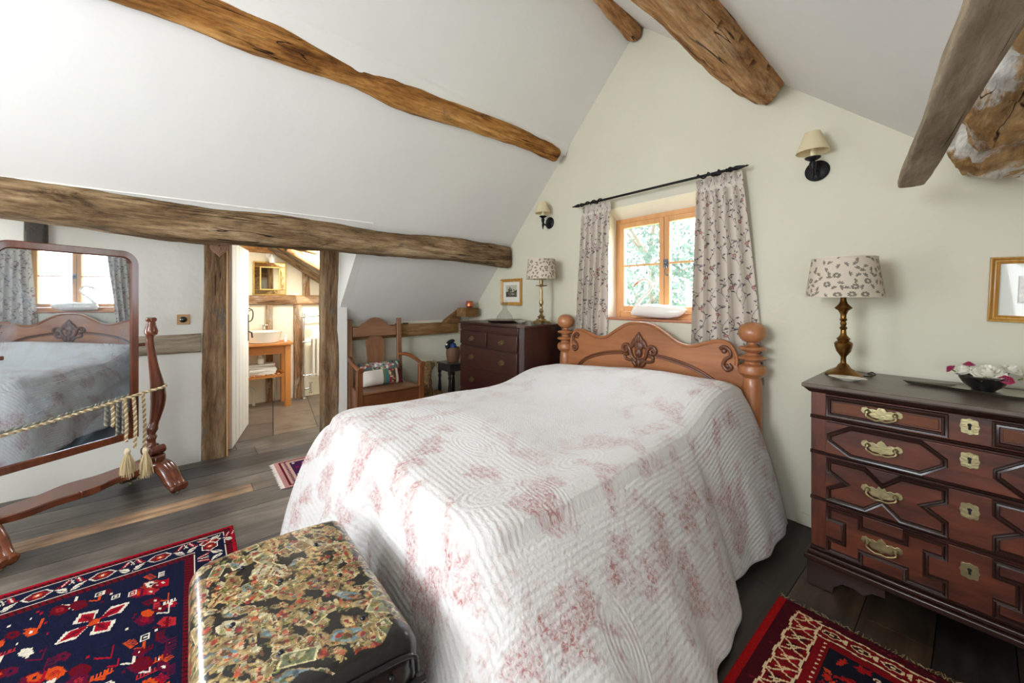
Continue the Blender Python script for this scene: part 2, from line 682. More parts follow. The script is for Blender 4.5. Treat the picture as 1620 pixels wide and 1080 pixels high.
# ------------------------------------------------------------------ materials of the place
M_HEAD = plaster('sage_cream_plaster', rgb(210, 206, 186), 0.14)
M_WHITE = plaster('white_plaster', rgb(230, 228, 224), 0.09)
M_LEFTW = plaster('pale_plaster', rgb(226, 225, 217), 0.14)
M_REVEAL = plaster('cream_reveal_plaster', rgb(238, 230, 212), 0.2)
M_BATH = plaster('warm_plaster', rgb(236, 226, 200), 0.25)
OAKC = [rgb(84, 50, 26), rgb(150, 104, 64), rgb(188, 142, 96), rgb(214, 176, 134)]
M_BEAM = lambda a: timber_mat('golden_oak_timber', [rgb(120, 78, 42), rgb(176, 126, 78), rgb(204, 158, 110), rgb(226, 190, 150)], a, patch=rgb(150, 104, 60), patch_lo=.57, dark=.7, grit=.45)
M_PURLIN = lambda a: timber_mat('orange_oak_timber', [rgb(96, 58, 26), rgb(150, 100, 48), rgb(186, 132, 70), rgb(206, 158, 98)], a, patch=rgb(140, 112, 90), patch_lo=.57, dark=.8, grit=.55)
M_GREYOAK = lambda a: timber_mat('grey_brown_timber', [rgb(66, 50, 36), rgb(118, 94, 66), rgb(150, 124, 92), rgb(182, 158, 126)], a, patch=rgb(112, 98, 84), patch_lo=.56, dark=1.0, grit=.6)
M_POST = lambda a: timber_mat('brown_post_timber', [rgb(78, 58, 40), rgb(124, 96, 68), rgb(146, 120, 92), rgb(170, 148, 120)], a, patch=rgb(112, 102, 90), patch_lo=.56, dark=.8, grit=.5)
M_RAIL = lambda a: timber_mat('weathered_rail_timber', [rgb(120, 104, 84), rgb(156, 142, 122), rgb(180, 168, 150)], a, dark=.6, grit=.35)
M_RAIL2 = lambda a: timber_mat('warm_rail_timber', [rgb(94, 64, 36), rgb(138, 102, 62), rgb(162, 126, 84)], a, dark=.7, grit=.45)
M_BOARD = lambda a: timber_mat('grey_sawn_timber', [rgb(128, 108, 84), rgb(164, 146, 122), rgb(190, 174, 152)], a, dark=.4, grit=.25)
M_ROT = lambda a: timber_mat('rotten_log', [rgb(130, 90, 48), rgb(186, 146, 96), rgb(216, 184, 138)], a, patch=rgb(232, 228, 220), patch_lo=.52, dark=.9, grit=.5, rough=.9, fine=34.0)
M_DARKOAK = lambda a: wood('dark_chest_oak', [rgb(22, 10, 7), rgb(56, 25, 15), rgb(96, 46, 27), rgb(124, 68, 40)], a, scale=8, stretch=0.14,
                           rough=0.38, bump=0.14, coat=0.15, patch_scale=7.0)
M_DARKMOULD = lambda a: wood('dark_oak_moulding', [rgb(20, 10, 8), rgb(42, 21, 15), rgb(64, 34, 24)], a, scale=9, stretch=0.1, rough=0.34, bump=0.1, coat=0.15)
M_CHESTTOP = lambda a: wood('worn_chest_top', [rgb(50, 40, 34), rgb(84, 70, 60), rgb(108, 94, 82)], a, scale=7, stretch=0.08, rough=0.35, bump=0.12, coat=0.2)
M_MAHOG = lambda a: wood('mahogany', [rgb(30, 14, 11), rgb(56, 27, 21), rgb(76, 38, 29)], a, scale=8, stretch=0.1, rough=0.35, bump=0.1, coat=0.2, patch_scale=3)
M_BEDWOOD = lambda a: wood('honey_pine', [rgb(118, 68, 38), rgb(168, 108, 68), rgb(194, 136, 94)], a, scale=5, stretch=0.1, rough=0.36, bump=0.08, coat=0.25, patch_scale=2.5)
M_CARVE = lambda a: wood('carved_pine', [rgb(70, 36, 20), rgb(104, 60, 36), rgb(126, 76, 46)], a, scale=6, stretch=0.2, rough=0.4, bump=0.1, coat=0.2)
M_CHAIR = lambda a: wood('chair_oak', [rgb(62, 32, 16), rgb(118, 68, 36), rgb(150, 92, 50)], a, scale=7, stretch=0.1, rough=0.4, bump=0.15, coat=0.15, patch_scale=3.5)
M_CHAIRB = lambda a: wood('chair_back_oak', [rgb(76, 44, 26), rgb(128, 86, 56), rgb(150, 110, 78)], a, scale=7, stretch=0.1, rough=0.4, bump=0.15, coat=0.15, patch_scale=5)
M_MIRWOOD = lambda a: wood('polished_mahogany', [rgb(48, 18, 9), rgb(100, 48, 24), rgb(142, 78, 42)], a, scale=6, stretch=0.12, rough=0.25, bump=0.04, coat=0.45, patch_scale=6)
M_WINPINE = lambda a: wood('window_pine', [rgb(186, 124, 68), rgb(214, 158, 102), rgb(228, 180, 128)], a, scale=6, stretch=0.06, rough=0.4, bump=0.06, coat=0.1)
M_TABLE = lambda a: wood('orange_pine', [rgb(160, 92, 36), rgb(192, 122, 58), rgb(208, 142, 76)], a, scale=6, stretch=0.06, rough=0.45, bump=0.06)
M_STOOL = lambda a: wood('ebonised_wood', [rgb(20, 17, 17), rgb(42, 36, 36), rgb(60, 52, 50)], a, scale=7, stretch=0.1, rough=0.35, bump=0.1, coat=0.2)
M_BLACKIRON = plain('black_iron', rgb(26, 25, 27), 0.45, 0.6, bump=0.3, bscale=80)
M_BRASS = plain('brass', rgb(178, 168, 128), 0.36, 1.0, bump=0.15, bscale=120, var=0.15, vscale=30)
M_OLDBRASS = plain('aged_brass', rgb(134, 98, 52), 0.3, 1.0, bump=0.15, bscale=60, var=0.35, vscale=18)
M_PALEBRASS = plain('pale_brass', rgb(170, 148, 108), 0.35, 1.0, bump=0.1, bscale=60, var=0.25, vscale=18)
M_CHROME = plain('chrome', rgb(214, 214, 210), 0.15, 1.0)
M_SILVER = plain('pewter', rgb(164, 162, 152), 0.3, 1.0, bump=0.2, bscale=30, var=0.1)
M_GILT = wood('gilt', [rgb(110, 66, 18), rgb(178, 128, 52), rgb(222, 180, 100)], 'z', scale=20, stretch=0.05, rough=0.35, bump=0.3, coat=0.1)
MATS['gilt_x'] = M_GILT
M_GLAZE = plain('white_glaze', rgb(236, 230, 216), 0.12, coat=0.6)
M_CERAMIC = plain('white_ceramic', rgb(240, 236, 228), 0.18, coat=0.5)
M_ENAMEL = plain('cream_enamel', rgb(236, 230, 214), 0.3)
M_DOORP = plaster('white_door_paint', rgb(232, 228, 218), 0.1)


def glass_mat(name, tint=(1, 1, 1, 1), clear=0.92):
    if name in MATS:
        return MATS[name]
    m, nt, b = newmat(name)
    nt.nodes.remove(b)
    tr = N(nt, 'ShaderNodeBsdfTransparent')
    tr.inputs[0].default_value = tint
    gl = N(nt, 'ShaderNodeBsdfGlossy')
    gl.inputs['Roughness'].default_value = 0.03
    fr = N(nt, 'ShaderNodeFresnel')
    fr.inputs[0].default_value = 1.45
    ms = N(nt, 'ShaderNodeMixShader')
    ge = N(nt, 'ShaderNodeNewGeometry')
    sb_ = N(nt, 'ShaderNodeMath', operation='SUBTRACT')
    sb_.inputs[0].default_value = 1.0
    nt.links.new(ge.outputs['Backfacing'], sb_.inputs[1])
    ml = N(nt, 'ShaderNodeMath', operation='MULTIPLY')
    nt.links.new(sb_.outputs[0], ml.inputs[0])
    nt.links.new(fr.outputs[0], ml.inputs[1])
    nt.links.new(ml.outputs[0], ms.inputs[0])
    nt.links.new(tr.outputs[0], ms.inputs[1])
    nt.links.new(gl.outputs[0], ms.inputs[2])
    nt.links.new(ms.outputs[0], nt.nodes['Material Output'].inputs['Surface'])
    MATS[name] = m
    return m


M_PANE = glass_mat('window_glass')
M_CARAFE = glass_mat('cut_glass', (0.93, 0.94, 0.93, 1))


def shade_mat(name, col):
    if name in MATS:
        return MATS[name]
    m, nt, b = newmat(name)
    b.inputs['Base Color'].default_value = col
    b.inputs['Roughness'].default_value = 0.8
    tr = N(nt, 'ShaderNodeBsdfTranslucent')
    tr.inputs[0].default_value = col
    ms = N(nt, 'ShaderNodeMixShader')
    ms.inputs[0].default_value = 0.35
    nt.links.new(b.outputs[0], ms.inputs[1])
    nt.links.new(tr.outputs[0], ms.inputs[2])
    nt.links.new(ms.outputs[0], nt.nodes['Material Output'].inputs['Surface'])
    MATS[name] = m
    return m


# ------------------------------------------------------------------ the setting
XL, YH = -4.12, 2.82          # door wall, window wall
XLOW = -4.30                  # low wall under the slope


def zl(x):                    # left slope
    return 5.326 + 0.987 * x


def zr(x):                    # right slope
    return 1.977 - 0.905 * x


def slab(name, quad, mat, off):
    """four corners + offset vector for the thickness"""
    a = [Vector(p) for p in quad]
    b = [p + Vector(off) for p in a]
    return struct(MB().hexa(a + b).build(name, mat, smooth=0))


# floor boards, each its own width and colour, greyed on the lit left, running towards the window wall
def floor_boards():
    rnd = random.Random(4)
    bm = bmesh.new()
    cl = bm.loops.layers.float_color.new('Col')
    uvs = bm.loops.layers.uv.new('UV')
    greys = [rgb(88, 84, 78), rgb(62, 60, 58), rgb(104, 96, 86), rgb(54, 52, 51), rgb(82, 76, 70), rgb(96, 90, 82)]
    darks = [rgb(46, 38, 32), rgb(58, 46, 36), rgb(38, 32, 28), rgb(66, 50, 36), rgb(78, 56, 36)]
    xs = [-4.45, -4.22, -3.99, -3.76, -3.56, -3.40, -3.25, -3.02, -2.78]
    while xs[-1] < 1.3:
        xs.append(xs[-1] + rnd.uniform(0.19, 0.27))
    for i in range(len(xs) - 1):
        x0, x1 = xs[i] + 0.0015, xs[i + 1] - 0.0015
        y = -2.8
        cuts = [0.45 + rnd.uniform(-0.6, 1.8), 2.2 + rnd.uniform(-0.5, 0.3)]
        if abs(xs[i] + 3.40) < 1e-6:
            cuts = [0.34, 2.0]
        for k, y1 in enumerate(sorted(cuts) + [2.9]):
            t = min(1, max(0, (xs[i] + 2.6) / 1.8))
            c = rnd.choice(greys) if rnd.random() > t else rnd.choice(darks)  # grey where the floor is lit, dark to the right: light put into board colours
            if abs(xs[i] + 3.40) < 1e-6 and k == 0:
                c = rgb(152, 122, 94)
            z = rnd.uniform(-0.002, 0.0)
            vs = [bm.verts.new(p) for p in ((x0, y + .0015, z), (x1, y + .0015, z), (x1, y1 - .0015, z), (x0, y1 - .0015, z),
                                            (x0, y + .0015, -0.03), (x1, y + .0015, -0.03), (x1, y1 - .0015, -0.03), (x0, y1 - .0015, -0.03))]
            for f in ((0, 1, 2, 3), (0, 4, 5, 1), (1, 5, 6, 2), (2, 6, 7, 3), (3, 7, 4, 0), (7, 6, 5, 4)):
                fc = bm.faces.new([vs[j] for j in f])
                for lp in fc.loops:
                    lp[cl] = c
            y = y1
    me = bpy.data.meshes.new('floor')
    bm.to_mesh(me)
    bm.free()
    m, nt, b = newmat('floor_boards')
    b.inputs['Specular IOR Level'].default_value = 0.5
    at = N(nt, 'ShaderNodeAttribute', attribute_name='Col')
    tc = N(nt, 'ShaderNodeTexCoord')
    mp = N(nt, 'ShaderNodeMapping')
    mp.inputs['Scale'].default_value = (1, 0.07, 1)
    nt.links.new(tc.outputs['Object'], mp.inputs['Vector'])
    n1 = N(nt, 'ShaderNodeTexNoise', i_Scale=26.0, i_Detail=9.0, i_Roughness=0.7, i_Distortion=0.5)
    nt.links.new(mp.outputs[0], n1.inputs['Vector'])
    n2 = N(nt, 'ShaderNodeTexNoise', i_Scale=3.5, i_Detail=7.0, i_Roughness=0.65)
    nt.links.new(tc.outputs['Object'], n2.inputs['Vector'])
    r1 = ramp(nt, [(0.3, (0.3, 0.29, 0.28, 1)), (0.5, (.95, .95, .95, 1)), (0.7, (1.5, 1.48, 1.45, 1))])
    r2 = ramp(nt, [(0.35, (0.5, 0.49, 0.48, 1)), (0.65, (1.25, 1.25, 1.27, 1))])
    nt.links.new(n1.outputs[0], r1.inputs[0])
    nt.links.new(n2.outputs[0], r2.inputs[0])
    a = N(nt, 'ShaderNodeMix', data_type='RGBA', blend_type='MULTIPLY'); a.inputs[0].default_value = 1
    c2 = N(nt, 'ShaderNodeMix', data_type='RGBA', blend_type='MULTIPLY'); c2.inputs[0].default_value = 1
    nt.links.new(at.outputs[0], a.inputs[6]); nt.links.new(r1.outputs[0], a.inputs[7])
    nt.links.new(a.outputs[2], c2.inputs[6]); nt.links.new(r2.outputs[0], c2.inputs[7])
    nt.links.new(c2.outputs[2], b.inputs['Base Color'])
    rr = ramp(nt, [(0.3, (0.3, 0.3, 0.3, 1)), (0.7, (0.5, 0.5, 0.5, 1))])
    nt.links.new(n2.outputs[0], rr.inputs[0])
    nt.links.new(rr.outputs[0], b.inputs['Roughness'])
    bp = N(nt, 'ShaderNodeBump', i_Strength=0.25, i_Distance=0.006)
    nt.links.new(n1.outputs[0], bp.inputs['Height'])
    nt.links.new(bp.outputs[0], b.inputs['Normal'])
    me.materials.append(m)
    o = bpy.data.objects.new('floor', me)
    COL.objects.link(o)
    return struct(o)


floor_boards()


def tile_mat():
    m, nt, b = newmat('brown_stone_tiles')
    tc = N(nt, 'ShaderNodeTexCoord')
    mp = N(nt, 'ShaderNodeMapping')
    mp.inputs['Rotation'].default_value = (0, 0, R(8))
    nt.links.new(tc.outputs['Object'], mp.inputs['Vector'])
    bk = N(nt, 'ShaderNodeTexBrick', i_Scale=1.0)
    bk.inputs['Color1'].default_value = rgb(126, 108, 90)
    bk.inputs['Color2'].default_value = rgb(98, 84, 72)
    bk.inputs['Mortar'].default_value = rgb(58, 48, 40)
    bk.inputs['Mortar Size'].default_value = 0.006
    bk.inputs['Brick Width'].default_value = 0.62
    bk.inputs['Row Height'].default_value = 0.4
    nt.links.new(mp.outputs[0], bk.inputs['Vector'])
    n2 = N(nt, 'ShaderNodeTexNoise', i_Scale=7.0, i_Detail=7.0)
    nt.links.new(tc.outputs['Object'], n2.inputs['Vector'])
    r2 = ramp(nt, [(0.3, (0.7, 0.7, 0.7, 1)), (0.7, (1.15, 1.15, 1.15, 1))])
    nt.links.new(n2.outputs[0], r2.inputs[0])
    mx = N(nt, 'ShaderNodeMix', data_type='RGBA', blend_type='MULTIPLY'); mx.inputs[0].default_value = 1
    nt.links.new(bk.outputs[0], mx.inputs[6]); nt.links.new(r2.outputs[0], mx.inputs[7])
    nt.links.new(mx.outputs[2], b.inputs['Base Color'])
    b.inputs['Roughness'].default_value = 0.45
    bp = N(nt, 'ShaderNodeBump', i_Strength=0.2, i_Distance=0.004)
    nt.links.new(n2.outputs[0], bp.inputs['Height'])
    nt.links.new(bp.outputs[0], b.inputs['Normal'])
    return m


struct(MB().box(-6.3, -4.452, -0.95, 2.3, -0.03, 0.0).build('floor', tile_mat(), smooth=0))
struct(MB().box(-6.3, 1.3, -2.8, 3.0, -0.1, -0.031).build('floor', plain('sub_floor', rgb(40, 34, 28), 0.9), smooth=0))

# window wall: pieces round the opening (x -2.09..-1.14, z 1.19..2.14)
WX0, WX1, WZ0, WZ1 = -2.09, -1.14, 1.185, 2.13
w = MB()
w.box(-4.5, WX0, YH, 3.06, -0.02, 3.75)
w.box(WX1, 1.3, YH, 3.06, -0.02, 3.75)
w.box(WX0, WX1, YH, 3.06, -0.02, WZ0)
w.box(WX0, WX1, YH, 3.06, WZ1, 3.75)
struct(w.build('wall_back', M_HEAD, smooth=0))
# splayed plaster lining of the opening
w = MB()
w.hexa([(WX0, YH + .002, WZ1), (WX1, YH + .002, WZ1), (WX1, 3.0, WZ1), (WX0, 3.0, WZ1),
        (WX0, YH + .002, WZ1 - .004), (WX1, YH + .002, WZ1 - .004), (WX1, 2.955, 2.045), (WX0, 2.955, 2.045)])
w.box(WX0, WX0 + .012, YH + .002, 3.0, WZ0, WZ1)
w.box(WX1 - .012, WX1, YH + .002, 3.0, WZ0, WZ1)
struct(w.build('trim_1', M_REVEAL, smooth=0))

# door wall
w = MB()
w.box(-4.27, XL, -2.8, 0.15, -0.02, 2.35)
w.box(-4.27, XL, 1.07, 1.23, -0.02, 2.35)
w.box(-4.27, XL, 0.15, 1.07, 1.93, 2.35)
w.box(-4.45, -4.27, 1.12, 1.23, -0.02, 1.3)
struct(w.build('wall_left', M_LEFTW, smooth=0))
# low wall under the slope, and the cheek over the chair
w = MB()
w.box(-4.45, XLOW, 1.23, 2.82, -0.02, 1.10)
struct(w.build('wall_left', M_HEAD, smooth=0))
w = MB()
w.prism([(-4.27, zl(-4.27)), (-3.38, zl(-3.38)), (-3.38, 2.06), (-4.27, 2.06)], 1.16, 1.23, 'xz')
struct(w.build('wall_left', M_LEFTW, smooth=0))
# ceilings
ax = -1.77
slab('ceiling', [(-3.42, -2.8, zl(-3.42)), (ax, -2.8, zl(ax)), (ax, 2.83, zl(ax)), (-3.42, 2.83, zl(-3.42))], M_WHITE, (-0.07, 0, 0.07))
slab('ceiling', [(-4.47, 1.231, zl(-4.47)), (-3.38, 1.231, zl(-3.38)), (-3.38, 2.83, zl(-3.38)), (-4.47, 2.83, zl(-4.47))], M_WHITE, (-0.06, 0, 0.06))
slab('ceiling', [(-4.27, -2.8, 2.0), (-3.36, -2.8, 2.0), (-3.36, 1.22, 2.0), (-4.27, 1.22, 2.0)], M_LEFTW, (0, 0, 0.06))
slab('ceiling', [(ax, -2.8, 3.579), (-0.734, -2.8, 2.641), (-0.734, 2.83, 2.641), (ax, 2.83, 3.579)], M_WHITE, (0.07, 0, 0.07))
slab('ceiling', [(-0.734, -2.8, 2.641), (1.2, -2.8, zr(1.2)), (1.2, 2.83, zr(1.2)), (-0.734, 2.83, 2.641)], M_WHITE, (0.07, 0, 0.07))
# plaster fillet that runs along the top of the upper purlin
w = MB()
band = [(-2.7, -2.40), (-.02, -2.40), (.94, -2.455), (2.0, -2.50), (2.81, -2.525)]
bv = []
for (yy, xu) in band:
    xl = -2.56 if yy < 1 else -2.60
    bv.append([w.bm.verts.new(p) for p in ((xl, yy, zl(xl)), (xl + .03, yy, zl(xl + .03) - .05), (xu - .004, yy, zl(xu) - .022), (xu, yy, zl(xu) + .004))])
for A_, B_ in zip(bv[:-1], bv[1:]):
    for q in range(3):
        w.bm.faces.new((A_[q], A_[q + 1], B_[q + 1], B_[q]))
struct(w.build('trim_2', M_WHITE, smooth=0))
struct(MB().box(1.1, 1.25, -2.8, 2.82, -0.02, 1.2).build('wall_right', M_HEAD, smooth=0))
w = MB()
w.box(-4.5, -1.95, -2.75, -2.6, -0.02, 3.7); w.box(-0.65, 1.2, -2.75, -2.6, -0.02, 3.7)
w.box(-1.95, -0.65, -2.75, -2.6, -0.02, 1.35); w.box(-1.95, -0.65, -2.75, -2.6, 2.55, 3.7)
struct(w.build('wall_front', M_HEAD, smooth=0))

struct(MB().box(-4.262, -4.105, .2345, .2445, 0, 1.90).build('trim_3', M_WINPINE('z'), bevel=.002))

# bathroom shell
w = MB()
w.box(-6.1, -5.95, -0.9, 2.2, -0.02, 2.2)
w.box(-5.95, -4.27, -0.9, -0.75, -0.02, 2.2)
w.box(-5.95, -4.45, 2.0, 2.15, -0.02, 1.4)
struct(w.build('wall_bathroom', M_BATH, smooth=0))
w = MB()
w.box(-6.0, -4.27, -0.9, 0.86, 2.06, 2.12)
zs = lambda y: 2.09 - 0.70 * (y - 0.86)
for (x0, x1, y0, y1) in ((-6.0, -5.45, 0.86, 2.1), (-4.6, -4.28, 0.86, 2.1), (-5.45, -4.6, 0.86, 0.98), (-5.45, -4.6, 1.5, 2.1)):
    w.hexa([(x0, y0, zs(y0)), (x1, y0, zs(y0)), (x1, y1, zs(y1)), (x0, y1, zs(y1)),
            (x0, y0, zs(y0) + .06), (x1, y0, zs(y0) + .06), (x1, y1, zs(y1) + .06), (x0, y1, zs(y1) + .06)])
struct(w.build('ceiling', M_BATH, smooth=0))
struct(MB().box(-0.70, 1.1, YH - 0.012, YH, 0.0, 0.07).build('baseboard_back', M_HEAD, bevel=0.003))


# ------------------------------------------------------------------ old timbers
def timber(name, p0, p1, w, h, mat, label, cat='beam', roll=0.0, amp=0.012, e=3.6, seed=0, nx=110, nr=40, taper=None, sag=None,
           pits=0, group=None, freq=1.0, parent=None, ends=0.0, holes=()):
    """w: across, h: up; irregular hewn timber with its long axis on local x"""
    p0, p1 = Vector(p0), Vector(p1)
    L = (p1 - p0).length
    xa = (p1 - p0).normalized()
    up = Vector((0, 0, 1)) if abs(xa.z) < 0.95 else Vector((0, 1, 0))
    ya = up.cross(xa).normalized()
    za = xa.cross(ya)
    rot = Matrix((xa, ya, za)).transposed() @ Matrix.Rotation(roll, 3, 'X')
    bm = bmesh.new()
    rnd = random.Random(seed)
    cut = list(holes)
    holes = [(rnd.uniform(.1, .95) * L, rnd.uniform(0, 2 * PI), rnd.uniform(.012, .03)) for _ in range(pits)]
    rings = []
    off = Vector((seed * 7.13, seed * 3.7, seed * 1.9))
    for i in range(nx + 1):
        t = i / nx
        x = t * L
        k = taper(t) if taper else (1.0, 1.0)
        sy, sz = sag(t) if sag else (0.0, 0.0)
        if ends:
            q = min(t, 1 - t) * L
            if q < ends:
                kk = 0.82 + 0.18 * (q / ends) ** 0.5
                k = (k[0] * kk, k[1] * kk)
        ring = []
        for j in range(nr):
            a = 2 * PI * j / nr + PI / nr
            ca, sa = math.cos(a), math.sin(a)
            rr = (abs(ca) ** e + abs(sa) ** e) ** (-1 / e)
            y = rr * ca * w * 0.5 * k[0]
            z = rr * sa * h * 0.5 * k[1]
            q = Vector((x * 1.6 * freq, y * 7, z * 7)) + off
            q2 = Vector((x * 5.0 * freq, y * 22, z * 22)) + off
            q3 = Vector((x * 12 * freq, y * 70, z * 70)) + off
            d = amp * (1.5 * mnoise.noise(q) + 0.7 * mnoise.noise(q2) + 0.28 * mnoise.noise(q3))
            for hx, ha, hr in holes:
                da = (a - ha + PI) % (2 * PI) - PI
                dd = ((x - hx) / (hr * 1.3)) ** 2 + (da * 0.5 * (w + h) * 0.5 / hr) ** 2
                if dd < 1:
                    d -= 0.025 * (1 - dd)
            for hx, ha, hr in cut:
                da = (a - ha + PI) % (2 * PI) - PI
                if abs(x - hx) < hr and abs(da * 0.25 * (w + h)) < hr * .62:
                    d -= 0.04
            n = Vector((0, ca, sa))
            ring.append(bm.verts.new((x, y + n.y * d + sy, z + n.z * d + sz)))
        rings.append(ring)
    for a, b in zip(rings[:-1], rings[1:]):
        for j in range(nr):
            k = (j + 1) % nr
            bm.faces.new((a[j], a[k], b[k], b[j]))
    for ring, rev in ((rings[0], True), (rings[-1], False)):
        c = bm.verts.new(sum((v.co for v in ring), Vector()) / nr)
        for j in range(nr):
            k = (j + 1) % nr
            bm.faces.new((c, ring[k], ring[j]) if rev else (c, ring[j], ring[k]))
    me = bpy.data.meshes.new(name)
    bmesh.ops.recalc_face_normals(bm, faces=bm.faces[:])
    bm.to_mesh(me)
    bm.free()
    me.shade_smooth()
    me.set_sharp_from_angle(angle=R(50))
    me.materials.append(mat)
    o = bpy.data.objects.new(name, me)
    COL.objects.link(o)
    o.matrix_world = Matrix.Translation(p0) @ rot.to_4x4()
    if parent is not None:
        o.parent = parent
    elif label:
        tag(o, label, cat, group)
    return o


# the long beam along the foot of the slope
timber('timber_beam', (-3.44, -2.7, 1.945), (-3.465, 2.80, 1.818), 0.20, 0.24, M_GREYOAK('x'),
       'long low grey-brown beam running above the doorway and the armchair to the window wall', seed=3, amp=0.014, e=4.5, nx=200, nr=52, pits=4,
       sag=lambda t: (0, 0.012 * math.sin(t * 9) + 0.01 * math.sin(t * 23)),
       taper=lambda t: (1, 1 + 0.05 * math.sin(t * 14) - (0.06 if t > .62 else 0)), ends=0.03)
# the upper purlin
timber('timber_beam', (-2.484, -2.7, 2.872), (-2.603, 2.72, 2.752), 0.15, 0.168, M_PURLIN('x'),
       'curved orange-brown purlin high on the white slope left of the window', seed=8, amp=0.016, e=3.0, nx=200, nr=52, roll=R(40), pits=2,
       sag=lambda t: (0.012 * math.sin(t * 12), 0.014 * math.sin(t * 15 + 1)),
       taper=lambda t: (interp([0, .45, .55, .65, .69, .8, 1], [1.3, 1.22, 1.15, .84, 1.06, 1.0, .82], t),) * 2, ends=0.02)
# purlin of the right slope
timber('timber_beam', (-0.715, -1.2, 2.60), (-0.865, 2.79, 2.70), 0.26, 0.22, M_BEAM('x'),
       'heavy pale orange beam with peg holes overhead, ending on the window wall', seed=5, amp=0.012, e=9.0, nx=340, nr=100, roll=R(38), pits=10,
       holes=((2.60, PI, .055), (2.86, PI - .25, .02), (3.02, PI + .2, .018), (3.25, PI, .022), (3.47, PI + .25, .02), (3.66, PI - .2, .022)),
       taper=lambda t: (interp([0, .93, 1], [1.1, 1, .9], t), interp([0, .93, 1], [1, 1, .92], t)), ends=0.01)
timber('timber_beam', (-1.60, 1.2, 3.62), (-1.79, 2.80, 3.50), 0.12, 0.11, M_BEAM('x'),
       'short dark brown timber at the apex of the roof', seed=12, amp=0.012, roll=R(20), nx=60, ends=.02)
# truss timbers at the right
timber('timber_beam', (0.145, 0.30, 1.868), (-0.190, 2.48, 1.868), 0.084, 0.036, M_BOARD('x'),
       'flat grey sawn timber hanging under the right slope beside the rotten log', seed=15, amp=0.004, e=8, nx=90, roll=0.0,
       taper=lambda t: (1, 1))
timber('timber_log', (0.27, 0.3, 1.985), (0.065, 2.80, 1.985), 0.31, 0.26, M_ROT('x'),
       'rough rotten log with pale flaking bark beside the flat grey timber', 'log', seed=21, amp=0.03, e=2.2, nx=120, freq=2.2, pits=10,
       taper=lambda t: (interp([0, .6, .85, 1], [1.0, 1.0, 1.05, .8], t),) * 2)
# posts of the doorway
timber('timber_post', (-4.175, 0.148, 0.0), (-4.175, 0.170, 1.93), 0.14, 0.172, M_POST('x'),
       'broad weathered brown post on the left of the doorway, with the heart on it', 'post', seed=31, amp=0.005, e=9, nx=90, nr=44)
timber('timber_post', (-4.19, 1.078, 0.0), (-4.19, 1.072, 1.93), 0.15, 0.155, M_POST('x'),
       'dark brown post on the right of the doorway, next to the armchair', 'post', seed=35, amp=0.006, e=9, nx=90, nr=44)
timber('timber_post', (-4.13, -0.81, 1.62), (-4.13, -0.81, 1.99), 0.15, 0.10, plain('dark_grey_timber', rgb(72, 66, 60), 0.8, bump=0.6, bscale=40, var=.2),
       'short dark grey post end above the cheval mirror, under the long beam', 'post', seed=36, amp=0.003, e=9, nx=20)
timber('wall_rail', (-4.125, -2.6, 0.99), (-4.125, 0.065, 0.985), 0.05, 0.155, M_RAIL('x'),
       'grey weathered rail across the pale wall behind the cheval mirror', 'timber', seed=41, amp=0.004, e=9, nx=90)
timber('wall_rail', (-4.265, 1.15, 0.975), (-4.265, 2.62, 0.985), 0.085, 0.14, M_RAIL2('x'),
       'brown rail behind the armchair, where slope and low wall meet', 'timber', seed=43, amp=0.004, e=9, nx=60)
# stepped blocks in the corner
w = MB()
w.prism([(2.42, 1.05), (2.62, 1.05), (2.62, 1.235), (2.575, 1.235)], -4.31, -4.17, 'yz')
w.box(-4.30, -3.96, 2.56, 2.74, 1.125, 1.235)
tag(w.build('timber_block', M_RAIL2('y'), bevel=0.004), 'stepped brown timber block in the corner, behind the smaller chest', 'timber block')
t = thing('copper_pot', 'small copper pot on the corner timber block', 'pot', (-4.02, 2.655, 1.236))
MB().lathe([(0.0, 0), (0.03, 0), (0.048, 0.02), (0.05, 0.045), (0.04, 0.07), (0.045, 0.078), (0.043, 0.08), (0.036, 0.07), (0.0, 0.05)]).build(
    'pot_body', plain('copper', rgb(206, 122, 84), 0.35, 0.8), t)

# ------------------------------------------------------------------ window
wn = MB()
fy0, fy1 = 2.945, 3.0
wn.box(WX0 + .012, WX0 + .055, fy0, fy1, WZ0, 2.05)
wn.box(WX1 - .055, WX1 - .012, fy0, fy1, WZ0, 2.05)
wn.box(WX0 + .055, WX1 - .055, fy0, fy1, 2.01, 2.05)
wn.box(WX0 + .055, WX1 - .055, fy0, fy1, WZ0, 1.235)
root = bpy.data.objects.new('window_1', None); COL.objects.link(root); struct(root)
wn.build('window_frame', M_WINPINE('z'), root, bevel=0.004)
xm = 0.5 * (WX0 + WX1)
for (a, b) in ((WX0 + .057, xm - .002), (xm + .002, WX1 - .057)):
    c = MB()
    c.box(a, a + .042, fy0 - .012, fy0 + .03, 1.237, 2.008)
    c.box(b - .042, b, fy0 - .012, fy0 + .03, 1.237, 2.008)
    c.box(a + .042, b - .042, fy0 - .012, fy0 + .03, 1.966, 2.008)
    c.box(a + .042, b - .042, fy0 - .012, fy0 + .03, 1.237, 1.285)
    cs = c.build('casement', M_WINPINE('z'), root, bevel=0.003)
    MB().box(a + .042, b - .042, fy0, fy0 + .016, 1.627, 1.643).build('glazing_bar', M_WINPINE('x'), cs, bevel=0.002)
    MB().box(a + .040, b - .040, fy0 + .006, fy0 + .010, 1.283, 1.968).build('pane', M_PANE, cs, smooth=0)
lt = MB()
lt.box(xm - .004, xm + .040, fy0 - .018, fy0 - .0125, 1.60, 1.665)
lt.ball((xm + .016, fy0 - .028, 1.635), .012)
